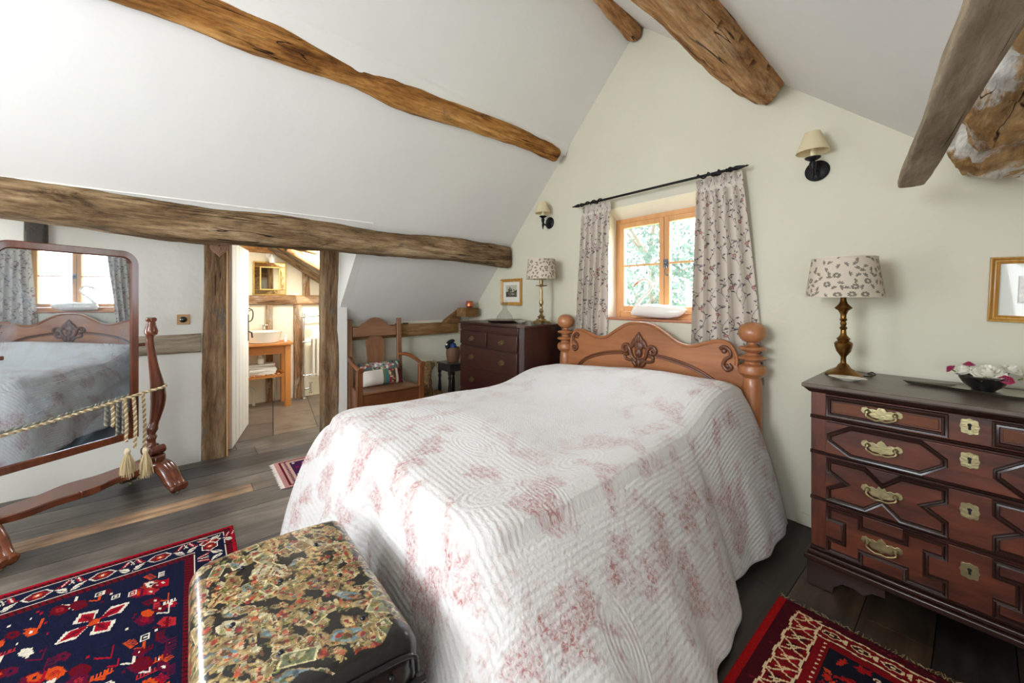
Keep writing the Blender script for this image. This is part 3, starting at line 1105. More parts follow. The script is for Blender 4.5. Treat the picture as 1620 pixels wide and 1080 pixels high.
lt.tube(curve([(xm + .016, fy0 - .028, 1.635), (xm + .03, fy0 - .035, 1.60), (xm + .02, fy0 - .035, 1.565), (xm + .035, fy0 - .035, 1.535), (xm + .055, fy0 - .035, 1.54)]), .0045, 8)
lt.build('window_latch', plain('dull_steel', rgb(120, 120, 122), .35, .9), root)
struct(MB().box(WX0 + .001, WX1 - .001, 2.806, 2.944, 1.166, 1.186).build('window_sill', wood('sill_wood', [rgb(140, 84, 56), rgb(176, 116, 84), rgb(196, 140, 106)], 'x', rough=.4), root, bevel=.006))

# swan on the sill
sw = thing('swan_ornament', 'white swan ornament facing left on the windowsill', 'ornament', (-1.63, 2.87, 1.187))
b = MB()
body = [(-0.235, 0.035, .02), (-0.20, 0.055, .045), (-0.12, .062, .056), (0.0, .062, .06), (.10, .058, .055), (.17, .062, .042), (.215, .072, .02), (.225, .08, .006)]
b.tube([(x, 0, z) for x, z, r in body], [r for x, z, r in body], 20, flat=0.95)
b.build('swan_body', M_CERAMIC, sw)
nk = curve([(-0.19, -0.0, .075), (-.195, -.0, .10), (-0.15, 0, .16), (-0.085, 0, .215), (-0.055, 0, .265), (-0.078, 0, .305), (-0.12, 0, .322), (-.155, 0, .312)], 6)
b = MB()
b.tube(nk, [lerp(.03, .0115, min(1, i / 14)) for i in range(len(nk))], 14)
b.ball((-.157, 0, .309), .024, .017, .017)
b.build('swan_neck', M_CERAMIC, sw)
b = MB()
b.tube([(-.172, 0, .305), (-.20, 0, .285), (-.232, 0, .262)], [.012, .008, .003], 10)
b.build('beak', plain('orange_beak', rgb(214, 140, 96), .4), sw)

# curtain rod
rd = thing('curtain_rod', 'thin black iron curtain rod with spear finials over the window', 'curtain rod', (-1.665, 2.72, 2.195))
rod = MB().tube([(-0.66, 0, 0), (0.66, 0, 0)], 0.0095, 12).build('rod', M_BLACKIRON, rd)
for s in (-1, 1):
    Mx = Matrix.Rotation(s * PI / 2, 3, 'Y')
    MB().lathe([(0.009, 0), (.014, .005), (.009, .012), (.016, .02), (.018, .03), (.01, .045), (.012, .05), (.016, .065), (.012, .09), (.005, .12), (.007, .125), (.001, .14)],
               c=(s * .60, 0, 0), n=14, M=Mx).build('finial', M_BLACKIRON, rd)
    b = MB()
    pts = [(s * (.40 + .012 * k), .016 * math.cos(k * 1.1), .016 * math.sin(k * 1.1)) for k in range(16)]
    b.tube(curve(pts, 3), .005, 6)
    b.tube([(s * .52, 0, 0), (s * .52, .095, .0)], .007, 8)
    b.box(s * .52 - .015, s * .52 + .015, .092, .099, -.03, .03)
    b.build('rod_bracket', M_BLACKIRON, rd)


# curtains
def vine_canvas(w, h, seed):
    rnd = random.Random(seed)
    cv = Canvas(w, h, 0.0032, rgb(210, 199, 185))
    ink, ink2, red, grey = rgb(124, 114, 116), rgb(104, 96, 100), rgb(150, 104, 98), rgb(140, 134, 140)
    for x0 in np.arange(0.04, w, 0.085):
        ph = rnd.uniform(0, 6)
        y = -0.1
        pts = []
        while y < h + .1:
            pts.append((x0 + .032 * math.sin(y * 24 + ph), y)); y += .006
        cv.pline(pts, .0030, ink)
        for k in range(6, len(pts), 6):
            px, py = pts[k]
            sgn = 1 if (k // 6) % 2 else -1
            a = rnd.uniform(.3, 1.1) * sgn + PI / 2
            ln = rnd.uniform(.02, .04)
            q = (px + ln * math.cos(a), py + ln * math.sin(a) * .8)
            if (k // 6) % 4 == 0:
                sp = [(q[0] + .013 * (1 - i / 11) * math.cos(i * .75), q[1] + .013 * (1 - i / 11) * math.sin(i * .75)) for i in range(11)]
                cv.pline([(px, py)] + sp, .003, ink)
            cv.line((px, py), q, .003, ink)
            cv.ell(q[0], q[1], .0105, .0052, a + sgn * .5, ink2)
            if rnd.random() < .6:
                cv.ell(q[0] + .016 * sgn, q[1] + .008, .008, .004, a - 1, ink2)
            if rnd.random() < .10:
                cv.ell(px, py, .014, .012, 0, red, .25)
                cv.ell(px, py, .007, .006, 0, rgb(196, 160, 150))
                cv.ell(px, py, .003, .003, 0, red)
    return cv


def curtain(label, xa0, xa1, xb0, xb1, ztop, zbot, nf, seed):
    """xa: edges at the head, xb: edges at the hem"""
    cw, h = 1.05 if nf > 5 else 0.82, ztop - zbot
    cv = vine_canvas(cw, h, seed)
    rnd = random.Random(seed)
    ph = rnd.uniform(0, 6)

    def fn(U, V):
        u = U / cv.w
        v = V / cv.h            # 0 at hem, 1 at head
        s = 1 - v
        e0 = xa0 + (xb0 - xa0) * s ** 0.9
        e1 = xa1 + (xb1 - xa1) * s ** 0.9
        uu = u + 0.018 * np.sin(u * 2 * PI * 2.3 + ph + 2 * s) * s
        fold = np.sin(2 * PI * nf * uu + .5 * np.sin(3 * s + ph))
        sharp = np.sign(fold) * np.abs(fold) ** 0.7
        amp = np.where(v > .93, .012 + .006 * (v - .93) / .07, .016 + .016 * np.minimum(1, s * 1.6))
        x = e0 + (e1 - e0) * u + .010 * np.cos(2 * PI * nf * uu) * (0.4 + s)
        y = 2.752 + .028 * s - amp * sharp + .003 * np.sin(7 * s + u * 9)
        pinch = np.exp(-((v - .945) / .018) ** 2)
        y = y + pinch * .012 * sharp
        z = zbot + V + .006 * np.cos(2 * PI * nf * u) * (v > .97)
        return x, np.minimum(y, 2.815), z
    o = canvas_mesh('curtain', cv, fn, painted('vine_print_linen', .85, .15, 400, transl=0.12), None, thick=.002)
    return tag(o, label, 'curtain', None)


curtain('narrow vine-print curtain on the left side of the window', -2.31, -1.995, -2.41, -2.10, 2.19, 0.84, 5, 3)
curtain('wide vine-print curtain on the right side of the window', -1.275, -0.985, -1.345, -0.875, 2.19, 0.80, 5, 9)


# ------------------------------------------------------------------ bed
bed = thing('bed', 'honey pine double bed with carved headboard and ball-topped posts', 'bed', (-1.683, 1.62, 0))
hb = [(0, 1.168), (.06, 1.165), (.12, 1.150), (.19, 1.113), (.25, 1.075), (.30, 1.045), (.36, 1.028), (.42, 1.030), (.50, 1.055), (.56, 1.074), (.61, 1.078),
      (.655, 1.060), (.685, 1.015), (.697, .965), (.690, .92), (.71, .915), (.745, .91), (.745, .42)]
half = curve([(x, 0, z) for x, z in hb[:15]], 4)
half = [(p.x, p.z) for p in half] + hb[15:]
outline = half + [(-x, z) for x, z in reversed(half[1:])]
yb = 2.705 - 1.62
MB().prism(outline, yb - .022, yb + .018, 'xz').build('headboard', M_BEDWOOD('x'), bed, bevel=.005)
hbo = bed.children[0]
edge = MB()
top = [(x, z - .010) for x, z in half[:-4]]
top = [(-x, z) for x, z in reversed(top[1:])] + top
edge.ridge(top, .026, .012, yb - .021)
edge.build('headboard_edge_moulding', M_BEDWOOD('x'), hbo)
arc = [(.62 * math.cos(a) , .70 + .225 * math.sin(a)) for a in np.linspace(.02, PI - .02, 60)]
a1 = [p for p in arc if p[0] > .135]
a2 = [p for p in arc if p[0] < -.135]
for seg in (a1, a2):
    MB().ridge(seg, .034, .013, yb - .021).build('arched_moulding', M_CARVE('x'), hbo)
# carved shell in the middle
c = MB()
yf = yb - .03
for s in (-1, 1):
    c.tube(curve([(s * .02, yf, .86), (s * .06, yf, .90), (s * .075, yf - .004, .95), (s * .10, yf, .985), (s * .135, yf, .975), (s * .14, yf, .94), (s * .11, yf, .93), (s * .10, yf, .955)], 5),
           [.014] * 36, 10)
    c.tube(curve([(s * .02, yf, .88), (s * .07, yf, .865), (s * .115, yf, .875), (s * .12, yf, .905), (s * .09, yf, .91)], 5), [.012] * 21, 10)
    c.ball((s * .045, yf, 1.005), .020, .014, .045, M=Matrix.Rotation(s * -.55, 3, 'Y'))
    c.ball((s * .022, yf, 1.03), .016, .014, .045, M=Matrix.Rotation(s * -.25, 3, 'Y'))
    c.ball((s * .04, yf, .845), .016, .012, .035, M=Matrix.Rotation(s * .6, 3, 'Y'))
    c.ball((s * .065, yf, .975), .018, .012, .035, M=Matrix.Rotation(s * -.9, 3, 'Y'))
c.ball((0, yf, 1.045), .016, .015, .045)
c.ball((0, yf - .004, .93), .030, .018, .042)
c.ball((0, yf - .012, .93), .018, .014, .026)
c.ball((0, yf, .85), .017, .014, .035)
c.ball((0, yf, .98), .04, .014, .04)
c.build('carved_shell', M_CARVE('z'), hbo)
for s in (-1, 1):
    c = MB()
    c.tube(curve([(s * .600, yf, 1.02), (s * .625, yf, 1.035), (s * .66, yf, 1.015), (s * .662, yf, .975), (s * .635, yf, .955), (s * .62, yf, .915), (s * .645, yf, .885), (s * .67, yf, .905),
                  (s * .655, yf, .925)], 5), [.012] * 41, 10)
    c.ball((s * .625, yf, 1.008), .018, .013, .018)
    c.ball((s * .648, yf, .912), .016, .013, .016)
    c.build('carved_scroll', M_CARVE('z'), hbo)
prof = [(.055, 0), (.055, .80), (.05, .845), (.045, .855), (.058, .865), (.076, .885), (.079, .91), (.070, .932), (.045, .945), (.040, .955), (.05, .962), (.074, .972), (.079, .980), (.072, .988),
        (.042, .998), (.036, 1.01), (.045, 1.02), (.072, 1.03), (.078, 1.039), (.070, 1.048), (.035, 1.055), (.024, 1.065), (.024, 1.075), (.04, 1.079), (.062, 1.094), (.075, 1.115), (.078, 1.137),
        (.073, 1.162), (.058, 1.184), (.035, 1.198), (.0, 1.203)]
for s in (-1, 1):
    MB().lathe(prof, (s * .782, yb - .005, 0), 36).build('bed_post', M_BEDWOOD('z'), bed)
f = MB()
f.box(-.76, -.73, -.98, 1.06, .22, .36); f.box(.73, .76, -.98, 1.06, .22, .36)
f.box(-.76, .76, -1.01, -.98, .18, .36)
f.build('side_rails', M_BEDWOOD('y'), bed, bevel=.004)
for s in (-1, 1):
    MB().box(s * .73 - .03, s * .73 + .03, -1.0, -.94, 0, .2).build('leg', M_BEDWOOD('z'), bed, bevel=.005)
mt = tag(MB().box(-.72 - 1.69, .72 - 1.69, .70, 2.66, .36, .585).build('mattress', plain('ticking', rgb(230, 226, 216), .9), bevel=.05, segs=4),
         'deep mattress lying on the bed under the quilt', 'mattress')


# quilt
def quilt_mat():
    m, nt, b = newmat('toile_quilt')
    b.inputs['Roughness'].default_value = .8
    b.inputs['Sheen Weight'].default_value = .25
    b.inputs['Specular IOR Level'].default_value = .3
    uv = N(nt, 'ShaderNodeUVMap', uv_map='UV')
    sep = N(nt, 'ShaderNodeSeparateXYZ')
    nt.links.new(uv.outputs[0], sep.inputs[0])

    def mth(op, a, b2=None, c=None):
        n = N(nt, 'ShaderNodeMath', operation=op)
        for i, v in enumerate((a, b2, c)):
            if v is None:
                continue
            if isinstance(v, (int, float)):
                n.inputs[i].default_value = v
            else:
                nt.links.new(v, n.inputs[i])
        return n.outputs[0]
    U, V = sep.outputs[0], sep.outputs[1]
    # wobble
    nz = N(nt, 'ShaderNodeTexNoise', i_Scale=2.0, i_Detail=2.0)
    nt.links.new(uv.outputs[0], nz.inputs['Vector'])
    wob = mth('MULTIPLY', mth('SUBTRACT', nz.outputs[0], .5), .10)
    aU = mth('ABSOLUTE', U)
    # distance from the centre of the cloth in a stretched metric: border when > .5
    dist = mth('MAXIMUM', aU, mth('MULTIPLY', mth('ABSOLUTE', mth('ADD', V, -.15)), .82))
    # centre: crossed diagonal rows of tiny stitches
    d1 = mth('SINE', mth('MULTIPLY', mth('ADD', mth('ADD', U, V), wob), 520.0))
    d2 = mth('SINE', mth('MULTIPLY', mth('SUBTRACT', mth('ADD', U, wob), V), 430.0))
    centre = mth('MAXIMUM', d1, mth('MULTIPLY', d2, .8))
    # border: echo lines parallel to the edge
    par = mth('SINE', mth('MULTIPLY', mth('ADD', dist, mth('MULTIPLY', wob, .4)), 300.0))
    # scrolls: rings round a row of centres in the border
    def rings(period, cu, k, sh):
        fv = mth('SUBTRACT', mth('FRACT', mth('ADD', mth('DIVIDE', V, period), sh)), .5)
        fv = mth('MULTIPLY', fv, period)
        du = mth('SUBTRACT', aU, cu)
        r = mth('SQRT', mth('ADD', mth('MULTIPLY', mth('MULTIPLY', fv, fv), .35), mth('MULTIPLY', mth('MULTIPLY', du, du), 1.6)))
        return r, mth('SINE', mth('MULTIPLY', r, k))
    r1, s1 = rings(.46, .60, 300.0, .2)
    in1 = mth('LESS_THAN', r1, .095)
    fu = mth('MULTIPLY', mth('SUBTRACT', mth('FRACT', mth('DIVIDE', U, .46)), .5), .46)
    dv = mth('SUBTRACT', V, -.62)
    r2 = mth('SQRT', mth('ADD', mth('MULTIPLY', mth('MULTIPLY', fu, fu), .35), mth('MULTIPLY', mth('MULTIPLY', dv, dv), 1.6)))
    s2 = mth('SINE', mth('MULTIPLY', r2, 300.0))
    in2 = mth('LESS_THAN', r2, .095)
    border = mth('GREATER_THAN', dist, .46)
    band = mth('MULTIPLY', mth('SUBTRACT', 1.0, border), centre)
    hgt = mth('ADD', band, mth('MULTIPLY', border, par))

    def pick(mask, a, bb):
        return mth('ADD', mth('MULTIPLY', mask, a), mth('MULTIPLY', mth('SUBTRACT', 1.0, mask), bb))
    hgt = pick(in1, s1, hgt)
    hgt = pick(in2, s2, hgt)
    pk = N(nt, 'ShaderNodeTexNoise', i_Scale=70.0, i_Detail=3.0)
    nt.links.new(uv.outputs[0], pk.inputs['Vector'])
    hgt = mth('ADD', mth('MULTIPLY', hgt, .45), mth('MULTIPLY', pk.outputs[0], 2.6))
    bp = N(nt, 'ShaderNodeBump', i_Strength=.8, i_Distance=.0018)
    nt.links.new(hgt, bp.inputs['Height'])
    nt.links.new(bp.outputs[0], b.inputs['Normal'])
    # toile motifs: clumps of fine scribbled foliage
    cl = N(nt, 'ShaderNodeTexNoise', i_Scale=5.4, i_Detail=4.5, i_Roughness=.6, i_Distortion=.4)
    nt.links.new(uv.outputs[0], cl.inputs['Vector'])
    clm = ramp(nt, [(.50, (0, 0, 0, 1)), (.60, (1, 1, 1, 1))])
    nt.links.new(cl.outputs[0], clm.inputs[0])
    fi = N(nt, 'ShaderNodeTexNoise', i_Scale=60.0, i_Detail=7.0, i_Roughness=.75, i_Distortion=1.2)
    nt.links.new(uv.outputs[0], fi.inputs['Vector'])
    fim = ramp(nt, [(.46, (0, 0, 0, 1)), (.60, (1, 1, 1, 1))])
    nt.links.new(fi.outputs[0], fim.inputs[0])
    # print paler towards the middle: daylight washing out the top, put into colour
    fade = N(nt, 'ShaderNodeMapRange')
    fade.inputs['From Min'].default_value = .30
    fade.inputs['From Max'].default_value = .78
    fade.inputs['To Min'].default_value = .16
    fade.inputs['To Max'].default_value = .95
    nt.links.new(dist, fade.inputs['Value'])
    mask = mth('MULTIPLY', mth('MULTIPLY', clm.outputs[0], mth('ADD', mth('MULTIPLY', fim.outputs[0], .8), .2)), fade.outputs[0])
    mx = N(nt, 'ShaderNodeMix', data_type='RGBA')
    mx.inputs[6].default_value = rgb(213, 210, 207)
    mx.inputs[7].default_value = rgb(166, 100, 96)
    nt.links.new(mask, mx.inputs[0])
    nt.links.new(mx.outputs[2], b.inputs['Base Color'])
    return m


def build_quilt():
    x0, x1, y0, y1 = -2.485, -0.915, 0.605, 2.612
    cx, cy = .5 * (x0 + x1), .5 * (y0 + y1)
    rc = .14

    def ztop(x, y):
        u = (x - cx) / (.5 * (x1 - x0))
        base = .665 + .015 * math.sin(3 * x + 2 * y)
        pil = 1 / (1 + math.exp(-(y - 2.12) / .11))
        base += pil * (.150 + .03 * u) * (1 - .25 * max(0, (y - 2.5) / .2))
        base += .03 * (1 - u * u)
        base += .028 * mnoise.noise(Vector((x * 2.1, y * 2.1, 0)))
        return base
    # perimeter: from head-left corner down the left side, foot, right side to head-right
    per = []
    def add(x, y, nx, ny):
        per.append((x, y, nx, ny))
    NS, NF, NC = 90, 64, 18
    for i in range(NS):
        t = i / NS
        add(x0, lerp(y1, y0 + rc, t), -1, 0)
    for i in range(NC):
        a = PI + (PI / 2) * i / NC
        add(x0 + rc + rc * math.cos(a), y0 + rc + rc * math.sin(a), math.cos(a), math.sin(a))
    for i in range(NF):
        t = i / NF
        add(lerp(x0 + rc, x1 - rc, t), y0, 0, -1)
    for i in range(NC):
        a = 1.5 * PI + (PI / 2) * i / NC
        add(x1 - rc + rc * math.cos(a), y0 + rc + rc * math.sin(a), math.cos(a), math.sin(a))
    for i in range(NS + 1):
        t = i / NS
        add(x1, lerp(y0 + rc, y1, t), 1, 0)
    n = len(per)
    K1, K2 = 46, 56
    V, UV, F = [], [], []
    arc = [0]
    for i in range(1, n):
        arc.append(arc[-1] + math.hypot(per[i][0] - per[i - 1][0], per[i][1] - per[i - 1][1]))
    foot_l = NS + NC
    # inner rings collapse to the head-to-foot centre line
    for k in range(K1 + 1):
        t = k / K1
        for i, (px, py, nx, ny) in enumerate(per):
            ly = min(max(py, y0 + .75), y1)
            qx, qy = cx, ly
            x, y = lerp(qx, px, t), lerp(qy, py, t)
            edge = 0.0
            dd = (1 - t) * math.hypot(px - qx, py - qy)
            r = .13
            if dd < r:
                edge = r - math.sqrt(max(0, r * r - (r - dd) ** 2))
            V.append((x, y, ztop(x, y) - edge * .55))
            UV.append((x - cx, y - cy))
    for k in range(1, K2 + 1):
        d = k / K2
        for i, (px, py, nx, ny) in enumerate(per):
            zt = ztop(px, py) - .13 * .55
            s = arc[i]
            corner = 0.0
            right = px > cx
            if abs(nx) > .05 and abs(ny) > .05:
                corner = abs(2 * nx * ny)
            # flare
            fl = .16
            if nx < -.5:
                fl = lerp(.14, .045, min(1, max(0, (py - 1.6) / .5)))
            if nx > .5:
                fl = lerp(.20, .245, min(1, max(0, (py - 1.9) / .7)))
                if py < 1.9:
                    fl = lerp(.46, .22, min(1, max(0, (py - .9) / 1.1)))
            if ny < -.5 and not corner:
                # between trunk and bed the cloth is pressed flat
                tx = min(1, max(0, (px + 1.72) / .12))
                fl = lerp(.22, .085, tx)
            if corner and right:
                fl = lerp(.085, .46, max(0, nx) ** 1.6)
            elif corner:
                fl = lerp(fl, .17 if not right else .46, corner)
                if not right:
                    fl = lerp(.14, .22, -ny / (abs(nx) + abs(ny))) + .07 * corner
            side = abs(nx) > .5
            am = .012 if not side else .014
            if ny < -.5 and px > -1.72:
                am = .008
            fold = am * math.sin(s * 12.5 + 1.2 * math.sin(s * 3.1)) + am * .5 * math.sin(s * 27 + 2)
            out = fl * (d ** (.85 if nx > -.3 else .62)) + fold * d ** 1.2 + .012 * math.sin(d * PI)
            hem = .03 + .012 * math.sin(s * 5.2)
            if nx > .5:
                hem += .07 * min(1, max(0, (py - 2.25) / .3)) * (1 if py > 2.3 else 0) * .6
            z = lerp(zt, hem, d)
            x, y = px + nx * out, py + ny * out
            V.append((x, y, z))
            L = math.hypot(out, zt - z)
            UV.append((px + nx * L - cx, py + ny * L - cy))
    for k in range(K1 + K2):
        for i in range(n - 1):
            a = k * n + i
            F.append((a, a + 1, a + n + 1, a + n))
    me = bpy.data.meshes.new('quilt')
    me.from_pydata(V, [], F)
    uvl = me.uv_layers.new(name='UV')
    li = np.zeros(len(me.loops), np.int32)
    me.loops.foreach_get('vertex_index', li)
    uvl.data.foreach_set('uv', np.array(UV, np.float32)[li].ravel())
    me.materials.append(quilt_mat())
    me.shade_smooth()
    bm = bmesh.new(); bm.from_mesh(me)
    bmesh.ops.remove_doubles(bm, verts=bm.verts[:], dist=.0006)
    bmesh.ops.recalc_face_normals(bm, faces=bm.faces[:])
    bm.to_mesh(me); bm.free()
    o = bpy.data.objects.new('quilt', me)
    COL.objects.link(o)
    md = o.modifiers.new('thickness', 'SOLIDIFY'); md.thickness = .006; md.offset = -1
    tag(o, 'white and pink toile quilt draped over the double bed', 'quilt')


build_quilt()


# ------------------------------------------------------------------ chests of drawers
def handle_batwing(parent, x, y, z, mat=M_BRASS, k=1.0):
    o = [(0, -.026), (.012, -.020), (.03, -.018), (.045, -.004), (.058, -.006), (.066, .004), (.062, .018), (.048, .024), (.040, .016), (.028, .020), (.016, .014), (.010, .026), (0, .034)]
    pts = [(a * k, b * k) for a, b in o]
    pts = [(x + a, z + b) for a, b in pts] + [(x - a, z + b) for a, b in reversed(pts[1:-1])]
    pl = MB().prism(pts, y - .003, y, 'xz').build('handle', mat, parent, bevel=.001)
    b = MB()
    for s in (-1, 1):
        b.lathe([(.009, 0), (.006, .006), (.0085, .016), (.004, .022)], (x + s * .043 * k, y - .002, z + .006 * k), 12, M=Matrix.Rotation(PI / 2, 3, 'X'))
    b.tube(curve([(x - .043 * k, y - .017, z + .006 * k), (x - .045 * k, y - .02, z - .012 * k), (x - .02 * k, y - .026, z - .024 * k), (x, y - .027, z - .022 * k), (x + .02 * k, y - .026, z - .024 * k),
                  (x + .045 * k, y - .02, z - .012 * k), (x + .043 * k, y - .017, z + .006 * k)], 5), .0036, 8)
    b.build('bail', mat, pl)


def escutcheon(parent, x, y, z):
    pts = []
    for i in range(32):
        a = 2 * PI * i / 32
        r = 1 - .07 * math.cos(4 * a) + .07 * math.cos(8 * a)
        pts.append((x + .026 * r * math.cos(a), z + .031 * r * math.sin(a)))
    e = MB().prism(pts, y - .0025, y, 'xz').build('escutcheon', M_BRASS, parent, bevel=.0008)
    k = MB()
    k.box(x - .0035, x + .0035, y - .0032, y - .0026, z - .012, z + .004)
    k.lathe([(.006, 0), (.006, .0007)], (x, y - .0026, z + .006), 12, M=Matrix.Rotation(PI / 2, 3, 'X'))
    k.build('keyhole', plain('keyhole_black', rgb(8, 7, 6), .8), e)


ch = thing('chest_of_drawers', 'large dark oak chest of drawers with geometric mouldings, right of the bed', 'chest of drawers', (-.02, 2.27, 0))
W2, D = .49, .53
b = MB()
b.box(-W2, W2, 0.012, D, .165, .912)
b.build('carcase', M_DARKOAK('z'), ch, bevel=.003)
carc = ch.children[0]
b = MB()
b.box(-W2 - .028, W2 + .028, -.035, D + .01, .932, .952)
b.build('top', M_CHESTTOP('x'), ch, bevel=.005)
b = MB()
b.hexa([(-W2 - .004, -.002, .908), (W2 + .004, -.002, .908), (W2 + .004, D, .908), (-W2 - .004, D, .908),
        (-W2 - .022, -.028, .931), (W2 + .022, -.028, .931), (W2 + .022, D, .931), (-W2 - .022, D, .931)])
b.build('cornice_moulding', M_DARKMOULD('x'), ch, bevel=.003)
b = MB()
b.box(-W2 - .022, W2 + .022, -.024, D, .118, .145)
b.box(-W2 - .012, W2 + .012, -.012, D, .145, .166)
b.build('plinth_moulding', M_DARKMOULD('x'), ch, bevel=.006)
# bracket feet with a shaped apron
for s in (-1, 1):
    pts = [(s * (W2 + .01), .118), (s * (W2 + .01), 0), (s * (W2 - .085), 0), (s * (W2 - .09), .03), (s * (W2 - .12), .06), (s * (W2 - .16), .062), (s * (W2 - .19), .05), (s * (W2 - .22), .075),
           (s * (W2 - .26), .08), (s * (W2 - .26), .118)]
    MB().prism(pts, -.010, .012, 'xz').build('bracket_foot', M_DARKMOULD('x'), ch, bevel=.002)
    MB().box(*sorted((s * (W2 + .01), s * (W2 - .012))), .013, .12, 0, .118).build('bracket_foot', M_DARKMOULD('x'), ch, bevel=.002)
    MB().box(*sorted((s * (W2 + .0), s * (W2 - .05))), D - .06, D - .01, 0, .118).build('bracket_foot', M_DARKMOULD('z'), ch, bevel=.002)
rows = [(.803, .906), (.637, .781), (.420, .615), (.184, .398)]
b = MB()
for z in (.792, .626, .409, .174):
    b.ridge([(-W2 - .001, z), (W2 + .001, z)], .017, .012, 0.012)
b.ridge([(-W2, .912), (W2, .912)], .008, .008, 0.012)
b.build('drawer_divider_mouldings', M_DARKMOULD('x'), carc)
for ri, (z0, z1) in enumerate(rows):
    dr = MB().box(-.432, .432, -.008, .02, z0, z1).build('drawer', M_DARKOAK('x'), ch, bevel=.002)
    zc = .5 * (z0 + z1)
    mo = MB()
    fy = -.008
    for s in (-1, 1):
        X = lambda v: s * v       # v measured from the centre outwards
        a, c0 = .052, .428       # panel inner and outer edges
        m = .010
        zz0, zz1 = z0 + m, z1 - m
        h = zz1 - zz0
        if ri == 0:
            mo.ridge([(X(a + .01), zz0 + .004), (X(c0 - .008), zz0 + .004), (X(c0 - .008), zz1 - .004), (X(a + .01), zz1 - .004)], .020, .012, fy, closed=True)
            MB().box(*sorted((X(a + .026), X(c0 - .024))), fy - .004, fy, zz0 + .02, zz1 - .02).build('raised_field', wood('amber_field', [rgb(58, 28, 14), rgb(96, 50, 24), rgb(120, 66, 32)], 'x', rough=.3, coat=.3), dr, bevel=.002)
        elif ri == 1:
            mo.ridge([(X(a + .012), zc + .012), (X(a + .012), zc - .012), (X(a + .075), zz0), (X(c0 - .085), zz0), (X(c0 - .01), zc - .012), (X(c0 - .01), zc + .012), (X(c0 - .085), zz1), (X(a + .075), zz1)],
                     .019, .013, fy, closed=True)
        elif ri == 2:
            q = h * .5
            mid = .5 * (a + c0)
            mo.ridge([(X(a + .01), zz1), (X(a + .01), zc + .04), (X(a + .07), zc), (X(a + .01), zc - .04), (X(a + .01), zz0), (X(mid - .055), zz0), (X(mid + .0), zc - .035), (X(mid + .055), zz0),
                      (X(c0 - .008), zz0), (X(c0 - .008), zc - .04), (X(c0 - .07), zc), (X(c0 - .008), zc + .04), (X(c0 - .008), zz1), (X(mid + .055), zz1), (X(mid), zc + .035), (X(mid - .055), zz1)],
                     .019, .014, fy, closed=True)
        else:
            mid = .5 * (a + c0)
            mo.ridge([(X(a + .01), zz1), (X(a + .01), zc + .045), (X(a + .062), zc + .045), (X(a + .062), zc - .045), (X(a + .01), zc - .045), (X(a + .01), zz0), (X(mid - .07), zz0), (X(mid - .07), zz0 + .045),
                      (X(mid + .07), zz0 + .045), (X(mid + .07), zz0), (X(c0 - .008), zz0), (X(c0 - .008), zc - .045), (X(c0 - .062), zc - .045), (X(c0 - .062), zc + .045), (X(c0 - .008), zc + .045),
                      (X(c0 - .008), zz1), (X(mid + .07), zz1), (X(mid + .07), zz1 - .045), (X(mid - .07), zz1 - .045), (X(mid - .07), zz1)], .018, .014, fy, closed=True)
    mo.build('geometric_moulding', M_DARKMOULD('x'), dr)
    for s in (-1, 1):
        handle_batwing(dr, s * .242, fy - (.004 if ri == 0 else .001), zc + .002)
    escutcheon(dr, 0, fy, zc + (.012 if ri == 0 else .03))

# smaller chest in the corner
c2 = thing('chest_of_drawers', 'smaller reddish-brown chest of drawers in the corner, left of the bed', 'chest of drawers', (-3.09, 2.25, 0))
w2, d2, ht = .50, .52, 1.085
MB().prism([(-w2, .012), (w2 - .03, .012), (w2, .045), (w2, d2), (-w2, d2)], .08, ht, 'xy').build('carcase', M_MAHOG('z'), c2, bevel=.002)
MB().prism([(-w2 - .02, -.02), (w2 - .03, -.02), (w2 + .02, .03), (w2 + .02, d2 + .01), (-w2 - .02, d2 + .01)], ht, ht + .022, 'xy').build('top', M_MAHOG('x'), c2, bevel=.004)
MB().box(-w2 - .01, w2 - .02, -.012, d2, .08, .11).build('plinth_moulding', M_MAHOG('x'), c2, bevel=.004)
MB().box(-w2, w2 - .035, 0.0, .012, 1.02, ht - .004).build('frieze', M_MAHOG('x'), c2, bevel=.003)
for s in (-1, 1):
    for yy in (.02, d2 - .08):
        MB().box(*sorted((s * (w2 - .01), s * (w2 - .09))), yy, yy + .07, 0, .08).build('bracket_foot', M_MAHOG('z'), c2, bevel=.003)
b = MB()
for i in range(5):
    b.tube([(w2 - .026 + i * .0055, .010 + i * .0062, .2), (w2 - .026 + i * .0055, .010 + i * .0062, .98)], .0032, 6)
b.build('fluted_corner', plain('fluted_corner', rgb(96, 78, 74), .35, bump=.5, bscale=200), c2)
M_OVAL = plain('tarnished_brass', rgb(132, 116, 84), .38, .9, bump=.3, bscale=150, var=.2)
